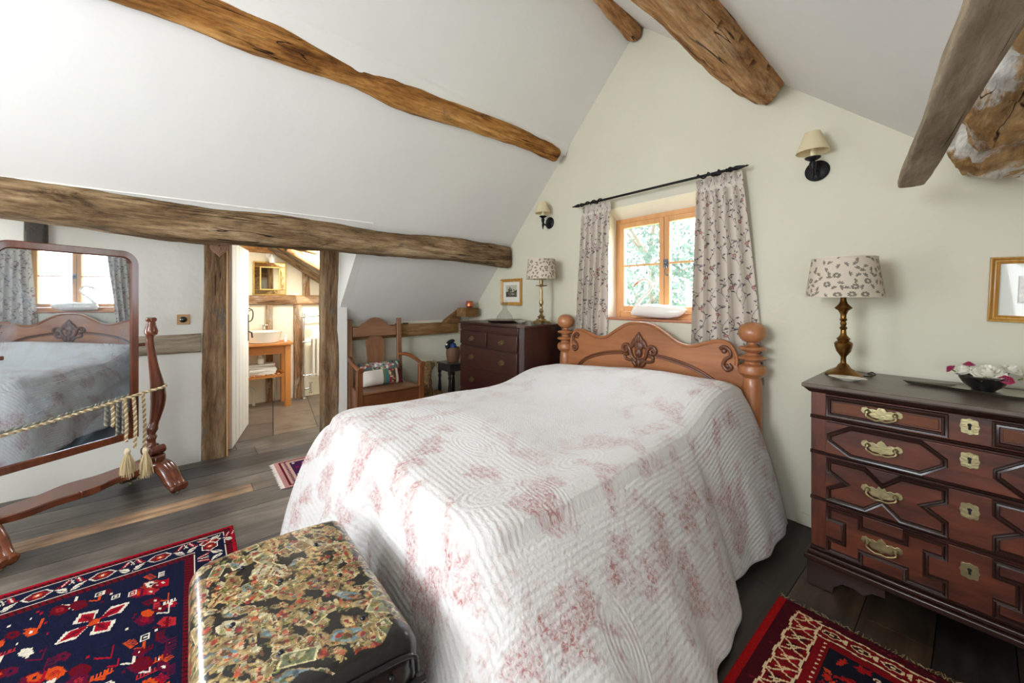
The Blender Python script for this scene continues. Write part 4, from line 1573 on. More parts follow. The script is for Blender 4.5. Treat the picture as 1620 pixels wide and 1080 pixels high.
for (xa, xb, za, zb, hs) in ((-w2 + .01, -.012, .868, 1.008, (-.26,)), (.006, w2 - .045, .868, 1.008, (.24,)), (-w2 + .01, w2 - .045, .645, .852, (-.26, .24)),
                             (-w2 + .01, w2 - .045, .40, .630, (-.26, .24)), (-w2 + .01, w2 - .045, .13, .385, (-.26, .24))):
    dr = MB().box(xa, xb, -.008, .013, za, zb).build('drawer', M_MAHOG('x'), c2, bevel=.004)
    for hx in hs:
        zc = .5 * (za + zb)
        b = MB()
        b.prism([(hx + .038 * math.cos(a), zc + .024 * math.sin(a)) for a in np.linspace(0, 2 * PI, 28, endpoint=False)], -.012, -.0081, 'xz')
        b.prism([(hx + .024 * math.cos(a), zc + .013 * math.sin(a)) for a in np.linspace(0, 2 * PI, 28, endpoint=False)], -.015, -.012, 'xz')
        p = b.build('handle', M_OVAL, dr, bevel=.001)
        MB().tube(curve([(hx - .030, -.02, zc + .004), (hx - .028, -.026, zc - .014), (hx, -.028, zc - .024), (hx + .028, -.026, zc - .014), (hx + .030, -.02, zc + .004)], 5), .003, 8).build('bail', M_OVAL, p)


# ------------------------------------------------------------------ lamps
def flower_canvas(circ, h, seed, base, ink, size=1.0):
    rnd = random.Random(seed)
    cv = Canvas(circ, h, 0.0024, base)
    pts = []
    for _ in range(900):
        x, y = rnd.uniform(0, circ), rnd.uniform(0, h)
        if rnd.random() > (1 - (y / h)) * 1.6 + .12:
            continue
        kind = rnd.random()
        rad = (.020 if kind < .34 else .010) * size
        if any(abs(x - a) < (rad + b) * 1.02 and abs(y - c) < (rad + b) * .9 for a, c, b in pts):
            continue
        pts.append((x, y, rad))
        if kind < .34:
            for k in range(9):
                a = k * 2 * PI / 9 + rnd.uniform(-.2, .2)
                cv.ell(x + .0115 * size * math.cos(a), y + .009 * size * math.sin(a), .0068 * size, .0046 * size, a, ink)
            for k in range(5):
                a = k * 2 * PI / 5
                cv.ell(x + .004 * size * math.cos(a), y + .004 * size * math.sin(a), .0026 * size, .0018 * size, a, base)
        else:
            a0 = rnd.uniform(0, PI)
            for k in range(4):
                a = a0 + (k - 1.5) * .8
                cv.ell(x + .0085 * size * math.cos(a), y + .0085 * size * math.sin(a), .0068 * size, .0032 * size, a, ink)
            cv.line((x, y), (x + .012 * size * math.cos(a0 + .2), y + .012 * size * math.sin(a0 + .2)), .0018, ink)
    return cv


def drum_shade(parent, r0, r1, z0, z1, seed, size=1.0):
    cv = flower_canvas(2 * PI * .5 * (r0 + r1), z1 - z0, seed, rgb(226, 214, 196), rgb(142, 132, 118), size)

    def fn(U, V):
        a = U / cv.w * 2 * PI
        t = V / cv.h
        r = r0 + (r1 - r0) * t
        return r * np.cos(a), r * np.sin(a), z0 + V
    sh = canvas_mesh('lamp_shade', cv, fn, painted('shade_fabric', .8, .1, 500, transl=.3), parent, thick=.0015)
    b = MB()
    for (r, z) in ((r0, z0), (r1, z1)):
        b = MB()
        b.tube([(r * math.cos(a), r * math.sin(a), z) for a in np.linspace(0, 2 * PI, 65)], .0022, 6)
        b.build('shade_rim', plain('shade_tape', rgb(220, 208, 190), .8), sh)
    b = MB()
    for k in range(3):
        a = k * 2 * PI / 3
        b.tube([(0, 0, z1 - .03), (r1 * .99 * math.cos(a), r1 * .99 * math.sin(a), z1 - .012)], .0016, 6)
    b.build('shade_carrier', plain('wire', rgb(150, 140, 120), .4, .8), sh)
    return sh


L1 = thing('table_lamp', 'table lamp with dark turned brass stem and flowered drum shade on the large chest', 'lamp', (-.445, 2.60, .9525))
MB().lathe([(.075, 0), (.078, .006), (.070, .016), (.050, .028), (.030, .040), (.022, .055), (.012, .066), (.011, .095), (.017, .105), (.030, .125), (.036, .150), (.038, .166), (.032, .174), (.024, .178),
            (.026, .186), (.029, .190), (.022, .197), (.013, .21), (.011, .235), (.014, .24), (.017, .245), (.010, .255), (.014, .268), (.010, .28), (.017, .287), (.012, .295), (.013, .315), (.021, .335), (.034, .345),
            (.036, .350), (.030, .356), (.018, .37), (.013, .385), (.012, .40), (.017, .408), (.016, .414), (.010, .42), (.010, .47), (.0, .47)], n=40).build('lamp_stem', M_OLDBRASS, L1)
MB().lathe([(.014, .47), (.014, .52), (.03, .53), (.034, .56), (.02, .59), (0, .595)], n=20).build('bulb', plain('bulb_glass', rgb(240, 238, 230), .2), L1)
drum_shade(L1, .158, .132, .405, .605, 11, .95)
cable = MB().tube(curve([(.072, .01, .006), (.10, .03, .006), (.115, .05, .014), (.10, .075, .02), (.085, .06, .012), (.10, .09, .006)], 6), .0035, 8)
cable.build('cable', plain('brown_cable', rgb(60, 44, 34), .5), L1)

L2 = thing('table_lamp', 'table lamp with slim candlestick base and flowered drum shade on the smaller chest', 'lamp', (-2.70, 2.61, 1.108))
b = MB()
b.box(-.058, .058, -.058, .058, 0.006, .022)
for sx in (-1, 1):
    for sy in (-1, 1):
        b.box(sx * .055 - .014, sx * .055 + .014, sy * .055 - .014, sy * .055 + .014, 0, .008)
b.lathe([(.078, .022), (.05, .034), (.045, .045), (.03, .05), (.032, .058), (.042, .066), (.03, .072), (.016, .085), (.012, .10), (.019, .112), (.022, .122), (.014, .14), (.017, .155), (.011, .17), (.018, .185),
         (.022, .20), (.017, .225), (.012, .25), (.014, .28), (.016, .30), (.011, .335), (.009, .352), (.02, .356), (.058, .366), (.056, .371), (.014, .366), (.018, .38), (.018, .42), (.01, .42), (.01, .46), (0, .46)], n=32, M=Matrix.Rotation(PI / 4, 3, 'Z'))
b.build('lamp_stem', M_PALEBRASS, L2)
MB().lathe([(.012, .46), (.012, .49), (.026, .50), (.03, .53), (.018, .555), (0, .56)], n=20).build('bulb', plain('bulb_glass', rgb(240, 238, 230), .2), L2)
drum_shade(L2, .146, .130, .430, .620, 12, 1.1)


def sconce(label, x, z):
    s = thing('wall_lamp', label, 'wall lamp', (x, YH, z))
    MB().lathe([(.058, 0), (.06, .006), (.05, .013), (.02, .018), (0, .018)], n=28, M=Matrix.Rotation(PI / 2, 3, 'X') @ Matrix.Rotation(0, 3, 'Z'), sx=1.0, sy=1.0).build('back_plate', M_BLACKIRON, s)
    b = MB()
    b.tube(curve([(0, -.01, 0), (0, -.05, -.025), (0, -.085, -.02), (0, -.10, .02), (0, -.10, .045)], 6), .008, 10)
    b.lathe([(.0, -.075), (.007, -.072), (.004, -.064), (.009, -.05), (.012, -.03), (.008, -.015), (.014, .0), (.018, .02), (.012, .035), (.036, .05), (.038, .056), (.012, .056)], (0, -.10, 0), 20)
    b.build('arm', M_BLACKIRON, s)
    MB().lathe([(.013, .052), (.013, .115), (.006, .118), (0, .118)], (0, -.10, 0), 16).build('candle_tube', plain('candle_card', rgb(226, 214, 176), .5), s)
    b = MB()
    n = 40
    bm = b.bm
    rings = []
    for (r, zz) in ((.078, .085), (.036, .20), (.0345, .20), (.0765, .086)):
        rings.append([bm.verts.new((r * math.cos(2 * PI * i / n), -.10 + r * math.sin(2 * PI * i / n), zz)) for i in range(n)])
    for k in range(4):
        a, c = rings[k], rings[(k + 1) % 4]
        for i in range(n):
            j = (i + 1) % n
            bm.faces.new((a[i], a[j], c[j], c[i]))
    b.build('lamp_shade', shade_mat('cream_shade', rgb(238, 226, 192)), s)
    return s


sconce('black iron wall lamp with small cream shade, above the large chest', -.60, 2.095)
sconce('black iron wall lamp with small cream shade, above the framed landscape print', -2.79, 2.12)


# ------------------------------------------------------------------ pictures
def picture(label, x0, x1, z0, z1, fw, art, tilt=0.0, mat_c=rgb(226, 222, 208)):
    cx, cz = .5 * (x0 + x1), z1
    t = thing('framed_picture', label, 'picture', (cx, YH, cz))
    t.rotation_euler = (0, tilt, 0)
    hw, h = .5 * (x1 - x0), z1 - z0
    b = MB()
    P = [(-hw + fw / 2, -fw / 2), (hw - fw / 2, -fw / 2), (hw - fw / 2, -h + fw / 2), (-hw + fw / 2, -h + fw / 2)]
    b.ridge(P, fw, .022, -.0045, closed=True, prof=((-1, -.15), (-1, .45), (-.8, .6), (-.55, .4), (-.3, .55), (0, .5), (.2, .75), (.6, 1), (.85, .95), (1, .6), (1, -.15)))
    b.build('picture_frame', M_GILT, t)
    MB().box(-hw + fw * .8, hw - fw * .8, -.006, -.002, -h + fw * .8, -fw * .8).build('mount', plain('mount_card' + label[:5], mat_c, .8), t)
    aw, ah, ax_, az_ = art[0], art[1], art[2], art[3]
    cv = art[4]
    canvas_mesh('print', cv, lambda U, V: (ax_ - aw / 2 + U / cv.w * aw, 0 * U - .0068, az_ - ah / 2 + V / cv.h * ah), painted('paper_print', .7), t, thick=.0004)
    MB().box(-hw + fw * .8, hw - fw * .8, -.0095, -.0085, -h + fw * .8, -fw * .8).build('glazing', M_PANE, t, smooth=0)
    return t


cv = Canvas(.2, .15, .002, rgb(190, 184, 164))
rnd = random.Random(2)
cv.rect(0, .2, 0, .06, rgb(96, 92, 76))
for i in range(60):
    cv.ell(rnd.uniform(0, .2), rnd.gauss(.045, .02), rnd.uniform(.005, .02), rnd.uniform(.004, .012), 0, rnd.choice([rgb(50, 50, 42), rgb(84, 82, 66), rgb(120, 116, 94), rgb(66, 64, 52)]))
for i in range(26):
    cv.ell(rnd.gauss(.075, .015), rnd.gauss(.08, .018), .009, .007, 0, rnd.choice([rgb(60, 58, 48), rgb(80, 76, 62)]))
cv.ell(.13, .035, .03, .008, 0, rgb(170, 166, 148))
picture('small gilt-framed landscape print beside the left lamp, behind the glass carafe', -3.585, -3.215, 1.272, 1.575, .036, (.195, .135, -.0, -.14, cv))
cv = Canvas(.3, .16, .002, rgb(170, 158, 144))
for i in range(80):
    cv.ell(rnd.uniform(0, .3), rnd.gauss(.05, .03), rnd.uniform(.005, .02), rnd.uniform(.003, .01), 0, rnd.choice([rgb(120, 104, 90), rgb(140, 128, 112), rgb(190, 180, 164)]))
cv.rect(0, .3, 0, .003, rgb(110, 90, 76)); cv.rect(0, .003, 0, .16, rgb(110, 90, 76))
picture('gilt-framed picture with pale mount, cut off at the right edge', .036, .46, 1.238, 1.530, .030, (.26, .12, 0, -.145, cv), tilt=R(2.0), mat_c=rgb(222, 222, 212))

# ------------------------------------------------------------------ small things on the chests
t = thing('oval_dish', 'small white oval dish in front of the brass table lamp', 'dish', (-.405, 2.455, .9525), R(4))
MB().lathe([(0, .0), (.03, .0), (.038, .004), (.072, .014), (.0735, .016), (.070, .0165), (.036, .008), (0, .007)], n=40, sx=1.0, sy=.62).build('dish_bowl', M_GLAZE, t)
t = thing('pewter_tray', 'long leaf-shaped pewter tray under the bowl of roses', 'tray', (.13, 2.57, .9525), R(-2))
pts = [(-.36, .0), (-.30, .022), (-.22, .034), (-.19, .065), (-.05, .095), (.12, .10), (.28, .08), (.28, -.085), (.12, -.098), (-.05, -.088), (-.19, -.05), (-.22, -.03), (-.30, -.018)]
b = MB(); bm = b.bm
for s, z, z2 in ((1.0, .014, .010),):
    outer = [bm.verts.new((x, y, z)) for x, y in pts]
    mid = [bm.verts.new((x * .96 + .004, y * .86, .005)) for x, y in pts]
    under = [bm.verts.new((x * .95 + .004, y * .84, .0)) for x, y in pts]
    n = len(pts)
    for i in range(n):
        j = (i + 1) % n
        bm.faces.new((outer[i], outer[j], mid[j], mid[i]))
        bm.faces.new((outer[j], outer[i], under[i], under[j]))
    bm.faces.new(mid); bm.faces.new(list(reversed(under)))
b.build('tray_leaf', M_SILVER, t, bevel=.001)
t = thing('flower_bowl', 'black glazed bowl standing on the pewter tray', 'bowl', (.015, 2.60, .9580))
MB().lathe([(0, 0), (.032, 0), (.034, .004), (.055, .022), (.068, .045), (.073, .055), (.077, .058), (.077, .063), (.072, .063), (.062, .045), (.045, .02), (0, .012)], n=48).build('bowl_body', plain('black_glaze', rgb(20, 19, 21), .15, coat=.5), t)


def rose(label, loc, r, col, tiltv, seed, name='rose', leaf=True, group=None):
    rnd = random.Random(seed)
    t = thing(name, label, 'flower', loc, 0, group)
    t.rotation_euler = tiltv
    b = MB(); bm = b.bm
    for layer in range(5):
        rr = r * (1 - layer * .19)
        hh = r * (.15 + layer * .17)
        npet = 6 - (layer > 2)
        for k in range(npet):
            a0 = k * 2 * PI / npet + layer * .55 + rnd.uniform(-.1, .1)
            grid = []
            for i in range(6):
                row = []
                for j in range(7):
                    u, v = i / 5, (j / 6 - .5) * 2
                    a = a0 + v * .62 * (1 - .1 * u)
                    rad = rr * (.25 + .75 * u ** .8) * (1 - .12 * v * v) 
                    z = hh * .3 + r * .75 * u ** 1.4 * (1 - .22 * v * v) * (.55 + .12 * layer) - (r * .12 * (u > .9) * (layer < 2))
                    row.append(bm.verts.new((rad * math.cos(a), rad * math.sin(a), z + r * .03 * rnd.uniform(-1, 1))))
                grid.append(row)
            for i in range(5):
                for j in range(6):
                    bm.faces.new((grid[i][j], grid[i + 1][j], grid[i + 1][j + 1], grid[i][j + 1]))
    b.ball((0, 0, r * .55), r * .22, r * .22, r * .3, 10, 6)
    b.build('petals', plain('petal_%d_%d' % (int(col[0] * 99), int(col[1] * 99)), col, .6, sheen=.2, var=.06, vscale=40), t, smooth=70)
    b = MB()
    b.tube([(0, 0, r * .25), (0, 0, -.018)], .003, 6)
    if leaf:
        for a in (0.4, 2.6, 4.4):
            b.hexa([(r * .3 * math.cos(a - .5), r * .3 * math.sin(a - .5), r * .12), (r * 1.25 * math.cos(a), r * 1.25 * math.sin(a), r * .22), (r * .3 * math.cos(a + .5), r * .3 * math.sin(a + .5), r * .12),
                    (r * .2 * math.cos(a), r * .2 * math.sin(a), r * .1),
                    (r * .3 * math.cos(a - .5), r * .3 * math.sin(a - .5), r * .14), (r * 1.25 * math.cos(a), r * 1.25 * math.sin(a), r * .23), (r * .3 * math.cos(a + .5), r * .3 * math.sin(a + .5), r * .14),
                    (r * .2 * math.cos(a), r * .2 * math.sin(a), r * .12)])
    b.build('stem', plain('leaf_green', rgb(112, 128, 58), .6), t)
    return t


WHT, CRM = rgb(240, 236, 222), rgb(176, 26, 84)
bx, by, bz = .015, 2.60, 1.012
rose('large open white rose in the middle of the black bowl', (bx + .012, by - .02, bz + .008), .052, WHT, (R(25), 0, 0), 1)
rose('white rose at the left of the black bowl', (bx - .048, by - .005, bz + .010), .036, WHT, (R(10), R(-28), 0), 2)
rose('white rose leaning out at the back right of the bowl', (bx + .070, by + .03, bz + .030), .034, WHT, (R(15), R(25), 0), 3)
rose('small white rosebud hanging over the right rim of the bowl', (bx + .105, by + .01, bz + .012), .024, WHT, (R(20), R(60), 0), 4)
rose('crimson flower at the far left of the bowl', (bx - .088, by + .0, bz + .022), .020, CRM, (R(15), R(-50), 0), 5, 'carnation', False)
rose('crimson flower behind the left white rose', (bx - .040, by + .045, bz + .040), .020, CRM, (R(10), 0, 0), 6, 'carnation', False)
rose('crimson flower on the right front rim of the bowl', (bx + .058, by - .042, bz + .002), .022, CRM, (R(45), R(20), 0), 7, 'carnation', False)

# tray, carafe, dish on the smaller chest
t = thing('round_tray', 'round silver tray under the glass carafe', 'tray', (-3.13, 2.50, 1.108))
MB().lathe([(0, 0), (.15, 0), (.16, .003), (.20, .020), (.203, .023), (.198, .024), (.158, .008), (0, .006)], n=56).build('tray_plate', M_SILVER, t)
t = thing('carafe', 'cut-glass carafe with flared neck on the silver tray', 'carafe', (-3.155, 2.52, 1.115))
MB().lathe([(0, .002), (.075, .002), (.088, .012), (.09, .03), (.078, .06), (.052, .09), (.030, .115), (.024, .14), (.024, .165), (.03, .178), (.046, .186), (.046, .192), (.042, .192), (.026, .18), (.020, .165), (.020, .14), (.026, .115),
            (.047, .09), (.072, .06), (.083, .03), (.08, .016), (0, .014)], n=28).build('glass_body', M_CARAFE, t)
b = MB()
b.lathe([(.026, .160), (.034, .164), (.034, .178), (.026, .182)], n=14)
b.lathe([(.02, .186), (.034, .196), (.026, .216), (0, .222)], n=12)
b.build('stopper', M_CARAFE, t)
t = thing('small_dish', 'small pale dish between the silver tray and the candlestick lamp', 'dish', (-2.87, 2.50, 1.108))
MB().lathe([(0, 0), (.04, 0), (.062, .014), (.075, .02), (.074, .023), (.058, .018), (.036, .006), (0, .006)], n=36, sy=.8).build('dish_bowl', plain('grey_glaze', rgb(206, 200, 186), .2, coat=.4), t)

# ------------------------------------------------------------------ remotes, switch, heart
t = thing('remote_control', 'black remote control lying on the rail behind the armchair', 'remote control', (-4.262, 1.84, 1.049))
MB().box(-.018, .018, -.035, .035, 0, .016).build('remote_case', plain('black_plastic', rgb(24, 24, 26), .4), t, bevel=.004)
t = thing('remote_control', 'second black remote control, lying nearer the smaller chest on the rail', 'remote control', (-4.262, 1.925, 1.049))
MB().box(-.018, .018, -.030, .030, 0, .018).build('remote_case', plain('black_plastic', rgb(24, 24, 26), .4), t, bevel=.004)

t = thing('light_switch', 'old light switch with black knob on a small wood block', 'switch', (-4.119, -.047, 1.18))
MB().box(0, .012, -.042, .042, -.040, .040).build('switch_block', wood('pale_pattress', [rgb(176, 134, 88), rgb(204, 166, 120)], 'y', rough=.5), t, bevel=.003)
MB().lathe([(.024, 0), (.024, .006), (.017, .014), (.008, .02), (.007, .03), (0, .031)], (.012, .0, 0), 20, M=Matrix.Rotation(PI / 2, 3, 'Y')).build('switch_knob', plain('bakelite', rgb(26, 18, 16), .2, coat=.4), t)

t = thing('heart_plaque', 'small carved wooden heart hanging on the left door post', 'decoration', (-4.100, .185, 1.765))
def heart(s):
    return [(s * .062 * math.sin(a) ** 3, s * (.050 * math.cos(a) - .020 * math.cos(2 * a) - .008 * math.cos(3 * a) - .004 * math.cos(4 * a))) for a in np.linspace(0, 2 * PI, 40, endpoint=False)]
MB().prism(heart(1.05), 0, .010, 'yz').build('heart_body', wood('heart_wood', [rgb(120, 82, 60), rgb(160, 120, 92), rgb(180, 146, 118)], 'z', rough=.5), t, bevel=.003)
b = MB()
hp = heart(.72)
b.tube([(.013, y, z) for y, z in hp] + [(.013, hp[0][0], hp[0][1])], .003, 6)
b.ball((.011, 0, .005), .006, .012, .016)
b.build('heart_relief', plain('heart_relief', rgb(150, 120, 104), .5), t)


# ------------------------------------------------------------------ armchair
ac = thing('armchair', 'wooden box-seat armchair with shaped splat back against the left wall', 'chair', (-3.93, 1.535, 0), PI / 2)
# local -y is the front (towards +x in the room), local x runs along the wall
def leaning(x0, x1, z):   # y of the back at height z
    return .20 + .06 * max(0, (z - .45)) / .7
for s, lab in ((-1, 0), (1, 0)):
    b = MB()
    xo = s * .262
    b.hexa([(xo - .028, .16, 0), (xo + .028, .16, 0), (xo + .028, .21, 0), (xo - .028, .21, 0), (xo - .026 + s * .008, .235, 1.13), (xo + .026 + s * .008, .235, 1.13), (xo + .026 + s * .008, .265, 1.13), (xo - .026 + s * .008, .265, 1.13)])
    b.build('back_post', M_CHAIRB('z'), ac, bevel=.006)
    b = MB()
    xf = s * .315
    b.box(xf - .028, xf + .028, -.235, -.185, 0, .665)
    b.build('leg', M_CHAIR('z'), ac, bevel=.005)
    pts = curve([(s * .268, .215, .73), (s * .300, .12, .735), (s * .322, -.02, .715), (s * .322, -.14, .690), (s * .318, -.225, .675), (s * .316, -.262, .672)], 6)
    b = MB()
    b.tube(pts, [.022] * (len(pts) - 6) + [.024, .027, .030, .033, .034, .030], 14, flat=.85)
    b.build('armrest', M_CHAIR('y'), ac)
    MB().hexa([(s * .262 - .010, .16, .10), (s * .262 + .010, .16, .10), (s * .262 + .010, .17, .45), (s * .262 - .010, .17, .45),
               (s * .315 - .010, -.185, .10), (s * .315 + .010, -.185, .10), (s * .315 + .010, -.185, .45), (s * .315 - .010, -.185, .45)]).build('side_panel', M_CHAIR('y'), ac)
crest = [(-.236, .945), (-.236, 1.05), (-.20, 1.045), (-.16, 1.055), (-.13, 1.085), (-.10, 1.098), (-.08, 1.12), (-.04, 1.14), (0, 1.146), (.04, 1.14), (.08, 1.12), (.10, 1.098), (.13, 1.085), (.16, 1.055), (.20, 1.045), (.236, 1.05), (.236, .945)]
Mt = Matrix.Translation((0, .205, .45)) @ Matrix.Rotation(R(-4.5), 4, 'X') @ Matrix.Translation((0, 0, -.45))
MB().prism([(x, z - .0) for x, z in crest], -.014, .010, 'xz', M=Mt).build('crest_rail', M_CHAIRB('x'), ac, bevel=.004)
spl = [(-.060, .945), (-.062, .935), (-.098, .905), (-.104, .88), (-.092, .74), (-.085, .46), (.085, .46), (.092, .74), (.104, .88), (.098, .905), (.062, .935), (.060, .945)]
MB().prism(spl, -.006, .006, 'xz', M=Mt).build('back_splat', M_CHAIRB('z'), ac, bevel=.002)
MB().hexa([(-.285, -.245, .437), (.285, -.245, .437), (.232, .185, .437), (-.232, .185, .437), (-.285, -.245, .458), (.285, -.245, .458), (.232, .185, .458), (-.232, .185, .458)]).build('seat', M_CHAIRB('x'), ac, bevel=.005)
MB().box(-.287, .287, -.222, -.200, .09, .436).build('front_panel', M_CHAIR('x'), ac, bevel=.003)

# cushion
cv = Canvas(.46, .26, .004, rgb(222, 216, 206))
cv.rect(0, .46, .155, .26, rgb(92, 104, 100))
cv.rect(.13, .30, .155, .26, rgb(128, 140, 136))
rnd = random.Random(6)
for i in range(46):
    x, y = rnd.uniform(0, .46), rnd.uniform(.165, .255)
    cv.ell(x, y, .014, .010, rnd.uniform(0, 3), rnd.choice([rgb(196, 112, 112), rgb(206, 186, 130), rgb(52, 66, 50), rgb(214, 206, 200), rgb(150, 60, 60)]), .3)
for x0, x1, c in ((.235, .265, rgb(104, 112, 84)), (.265, .30, rgb(64, 116, 112)), (.30, .325, rgb(150, 34, 76)), (.325, .35, rgb(76, 82, 62)), (.35, .375, rgb(84, 60, 40)), (.375, .405, rgb(208, 196, 172)), (.405, .46, rgb(96, 34, 50))):
    cv.rect(x0, x1, 0, .155, c)
for i in range(14):
    cv.ell(rnd.uniform(.30, .36), rnd.uniform(0, .15), .010, .008, 0, rnd.choice([rgb(196, 120, 90), rgb(210, 180, 140)]), .3)
cu = thing('cushion', 'patchwork cushion with floral band and bright stripes on the armchair', 'cushion', (-3.895, 1.505, .462), PI / 2)
cu.rotation_euler = (R(-22), 0, PI / 2)
hh = .25


def pil(side):
    def fn(U, V):
        u, v = U / cv.w * 2 - 1, V / cv.h * 2 - 1
        t = .062 * np.maximum(0, (1 - np.abs(u) ** 3.2)) ** .55 * np.maximum(0, (1 - np.abs(v) ** 3.0)) ** .55
        pinch = 1 - .06 * (1 - u * u) * np.abs(v) ** 3
        pinch2 = 1 - .06 * (1 - v * v) * np.abs(u) ** 3
        return u * .225 * pinch2, -side * (t + .001), .127 + v * .125 * pinch
    return fn


canvas_mesh('cushion_front', cv, pil(1), painted('cushion_cloth', .85, .2, 300), cu)
cvb = Canvas(.46, .26, .02, rgb(214, 206, 194))
canvas_mesh('cushion_back', cvb, pil(-1), painted('cushion_cloth', .85, .2, 300), cu)

# stool with crock
st = thing('stool', 'small black joint stool with turned legs between the armchair and the smaller chest', 'stool', (-4.02, 2.40, 0))
MB().box(-.15, .15, -.125, .125, .575, .592).build('seat', M_STOOL('y'), st, bevel=.005)
b = MB()
for a in (-.112, .104):
    b.box(-.12, .12, a, a + .012, .50, .574)
for a in (-.132, .122):
    b.box(a, a + .012, -.10, .10, .50, .574)
b.build('apron', M_STOOL('y'), st, bevel=.002)
for sx in (-1, 1):
    for sy in (-1, 1):
        M = Matrix.Translation((sx * .118, sy * .095, 0))
        MB().lathe([(.017, 0), (.02, .05), (.019, .12), (.012, .15), (.02, .17), (.022, .30), (.014, .40), (.021, .42), (.021, .44), (.012, .45), (.023, .47), (.023, .574)], (sx * .118, sy * .095, 0), 16).build('leg', M_STOOL('z'), st)
ck = thing('wicker_pot', 'brown ribbed pot standing on the small black stool', 'pot', (-4.02, 2.42, .593))
MB().lathe([(0, 0), (.058, 0), (.072, .02), (.082, .07), (.086, .12), (.080, .165), (.076, .175), (.070, .17), (.070, .03), (0, .02)], n=32).build('pot_body', wood('wicker_brown', [rgb(82, 52, 34), rgb(122, 84, 58)], 'z', rough=.6, bump=.6), ck)
bf = tag(None or MB().ball((-4.03, 2.40, .78), .075, .06, .05, 24, 14).build('folded_cloth', plain('blue_print_cloth', rgb(40, 72, 132), .8, bump=.8, bscale=30, var=.6, vscale=22), smooth=60),
         'blue patterned cloth bundle stuffed in the brown pot', 'cloth')
b = MB()
b.tube(curve([(-3.99, 2.325, .76), (-3.985, 2.32, .79), (-4.0, 2.35, .825), (-4.0, 2.40, .845), (-4.02, 2.44, .84)], 6), [.012, .016, .02, .022, .024, .026, .027, .027, .028, .028, .028, .027, .027, .026, .026, .025, .025, .024, .022, .020, .018, .016, .012, .010, .008], 12)
tag(b.build('rolled_cloth', plain('dark_navy_cloth', rgb(22, 24, 36), .7, bump=.4)), 'dark navy rolled cloth on top of the blue bundle', 'cloth')  # this dark roll is cloth lying on the bundle
tag(MB().ball((-3.985, 2.315, .80), .02, .018, .024, 14, 10).build('white_ball', plain('white_wool', rgb(228, 224, 216), .9, bump=.6, bscale=90)), 'small white bobble beside the blue cloth in the pot', 'bobble')

# straw animal
sa = thing('straw_animal', 'brown woven straw animal figure on the floor behind the armchair', 'ornament', (-3.93, 2.06, 0))
straw = plain('woven_straw', rgb(128, 100, 64), .9, bump=1.0, bscale=55, var=.45, vscale=45)
b = MB()
pts = curve([(0, -.05, .0), (0, -.05, .20), (0, -.045, .36), (0, -.04, .48), (0, -.03, .56), (0, .0, .61)], 6)
b.tube(pts, [lerp(.10, .055, min(1, i / 18)) for i in range(len(pts))], 18)
b.tube(curve([(0, -.06, .58), (0, .0, .605), (0, .055, .60)], 6), [.055, .056, .054, .052, .05, .048, .046, .042, .038, .034, .03, .026, .022], 16)
b.tube(curve([(0, -.04, .16), (0, .05, .22), (0, .12, .20), (0, .155, .10), (0, .16, .0)], 6), [.09] * 13 + [.095, .09, .085, .08, .075, .07, .065, .06, .055, .05, .045, .04], 18)
rn = random.Random(3)
for v in b.bm.verts:
    v.co += v.co.normalized() * 0 + Vector((rn.uniform(-1, 1), rn.uniform(-1, 1), rn.uniform(-1, 1))) * .005
b.build('straw_body', straw, sa, smooth=60)
b = MB()
for i in range(60):
    p = Vector((rn.uniform(-.035, .035), rn.uniform(.01, .07), rn.uniform(.585, .625)))
    d = Vector((rn.uniform(-.5, .5), rn.uniform(.2, 1), rn.uniform(-.5, .9))).normalized() * rn.uniform(.025, .06)
    b.tube([p, p + d], [.0016, .0006], 4)
b.build('straw_tuft', straw, sa)


# ------------------------------------------------------------------ cheval mirror
cm = thing('cheval_mirror', 'tall mahogany cheval mirror with scrolled columns and claw feet', 'mirror', (-3.75 + .574 * .40, -.205 - .819 * .40, 0), R(125))
fw, z0, z1, hw = .045, .402, 1.668, .335


def rrect(hx, za, zb, r, n=8, ox=-.03):
    pts = []
    for (cx, cz, a0) in ((ox + hx - r, zb - r, 0), (ox - hx + r, zb - r, PI / 2)):
        for k in range(n + 1):
            a = a0 + PI / 2 * k / n
            pts.append((cx + r * math.cos(a), cz + r * math.sin(a)))
    pts += [(ox - hx, za), (ox + hx, za)]
    return pts


P = rrect(hw - fw / 2, z0 + fw / 2, z1 - fw / 2, .07)
b = MB()
b.ridge(P, fw, .018, -.0, closed=True, prof=((-1, -1), (-1, .7), (-.8, 1), (.7, .85), (1, .5), (1, -1)))
b.build('mirror_frame', M_MIRWOOD('z'), cm)
MB().box(-hw, hw - .06, .006, .016, z0 + .03, z1 - .03).build('back_board', M_MIRWOOD('z'), cm)


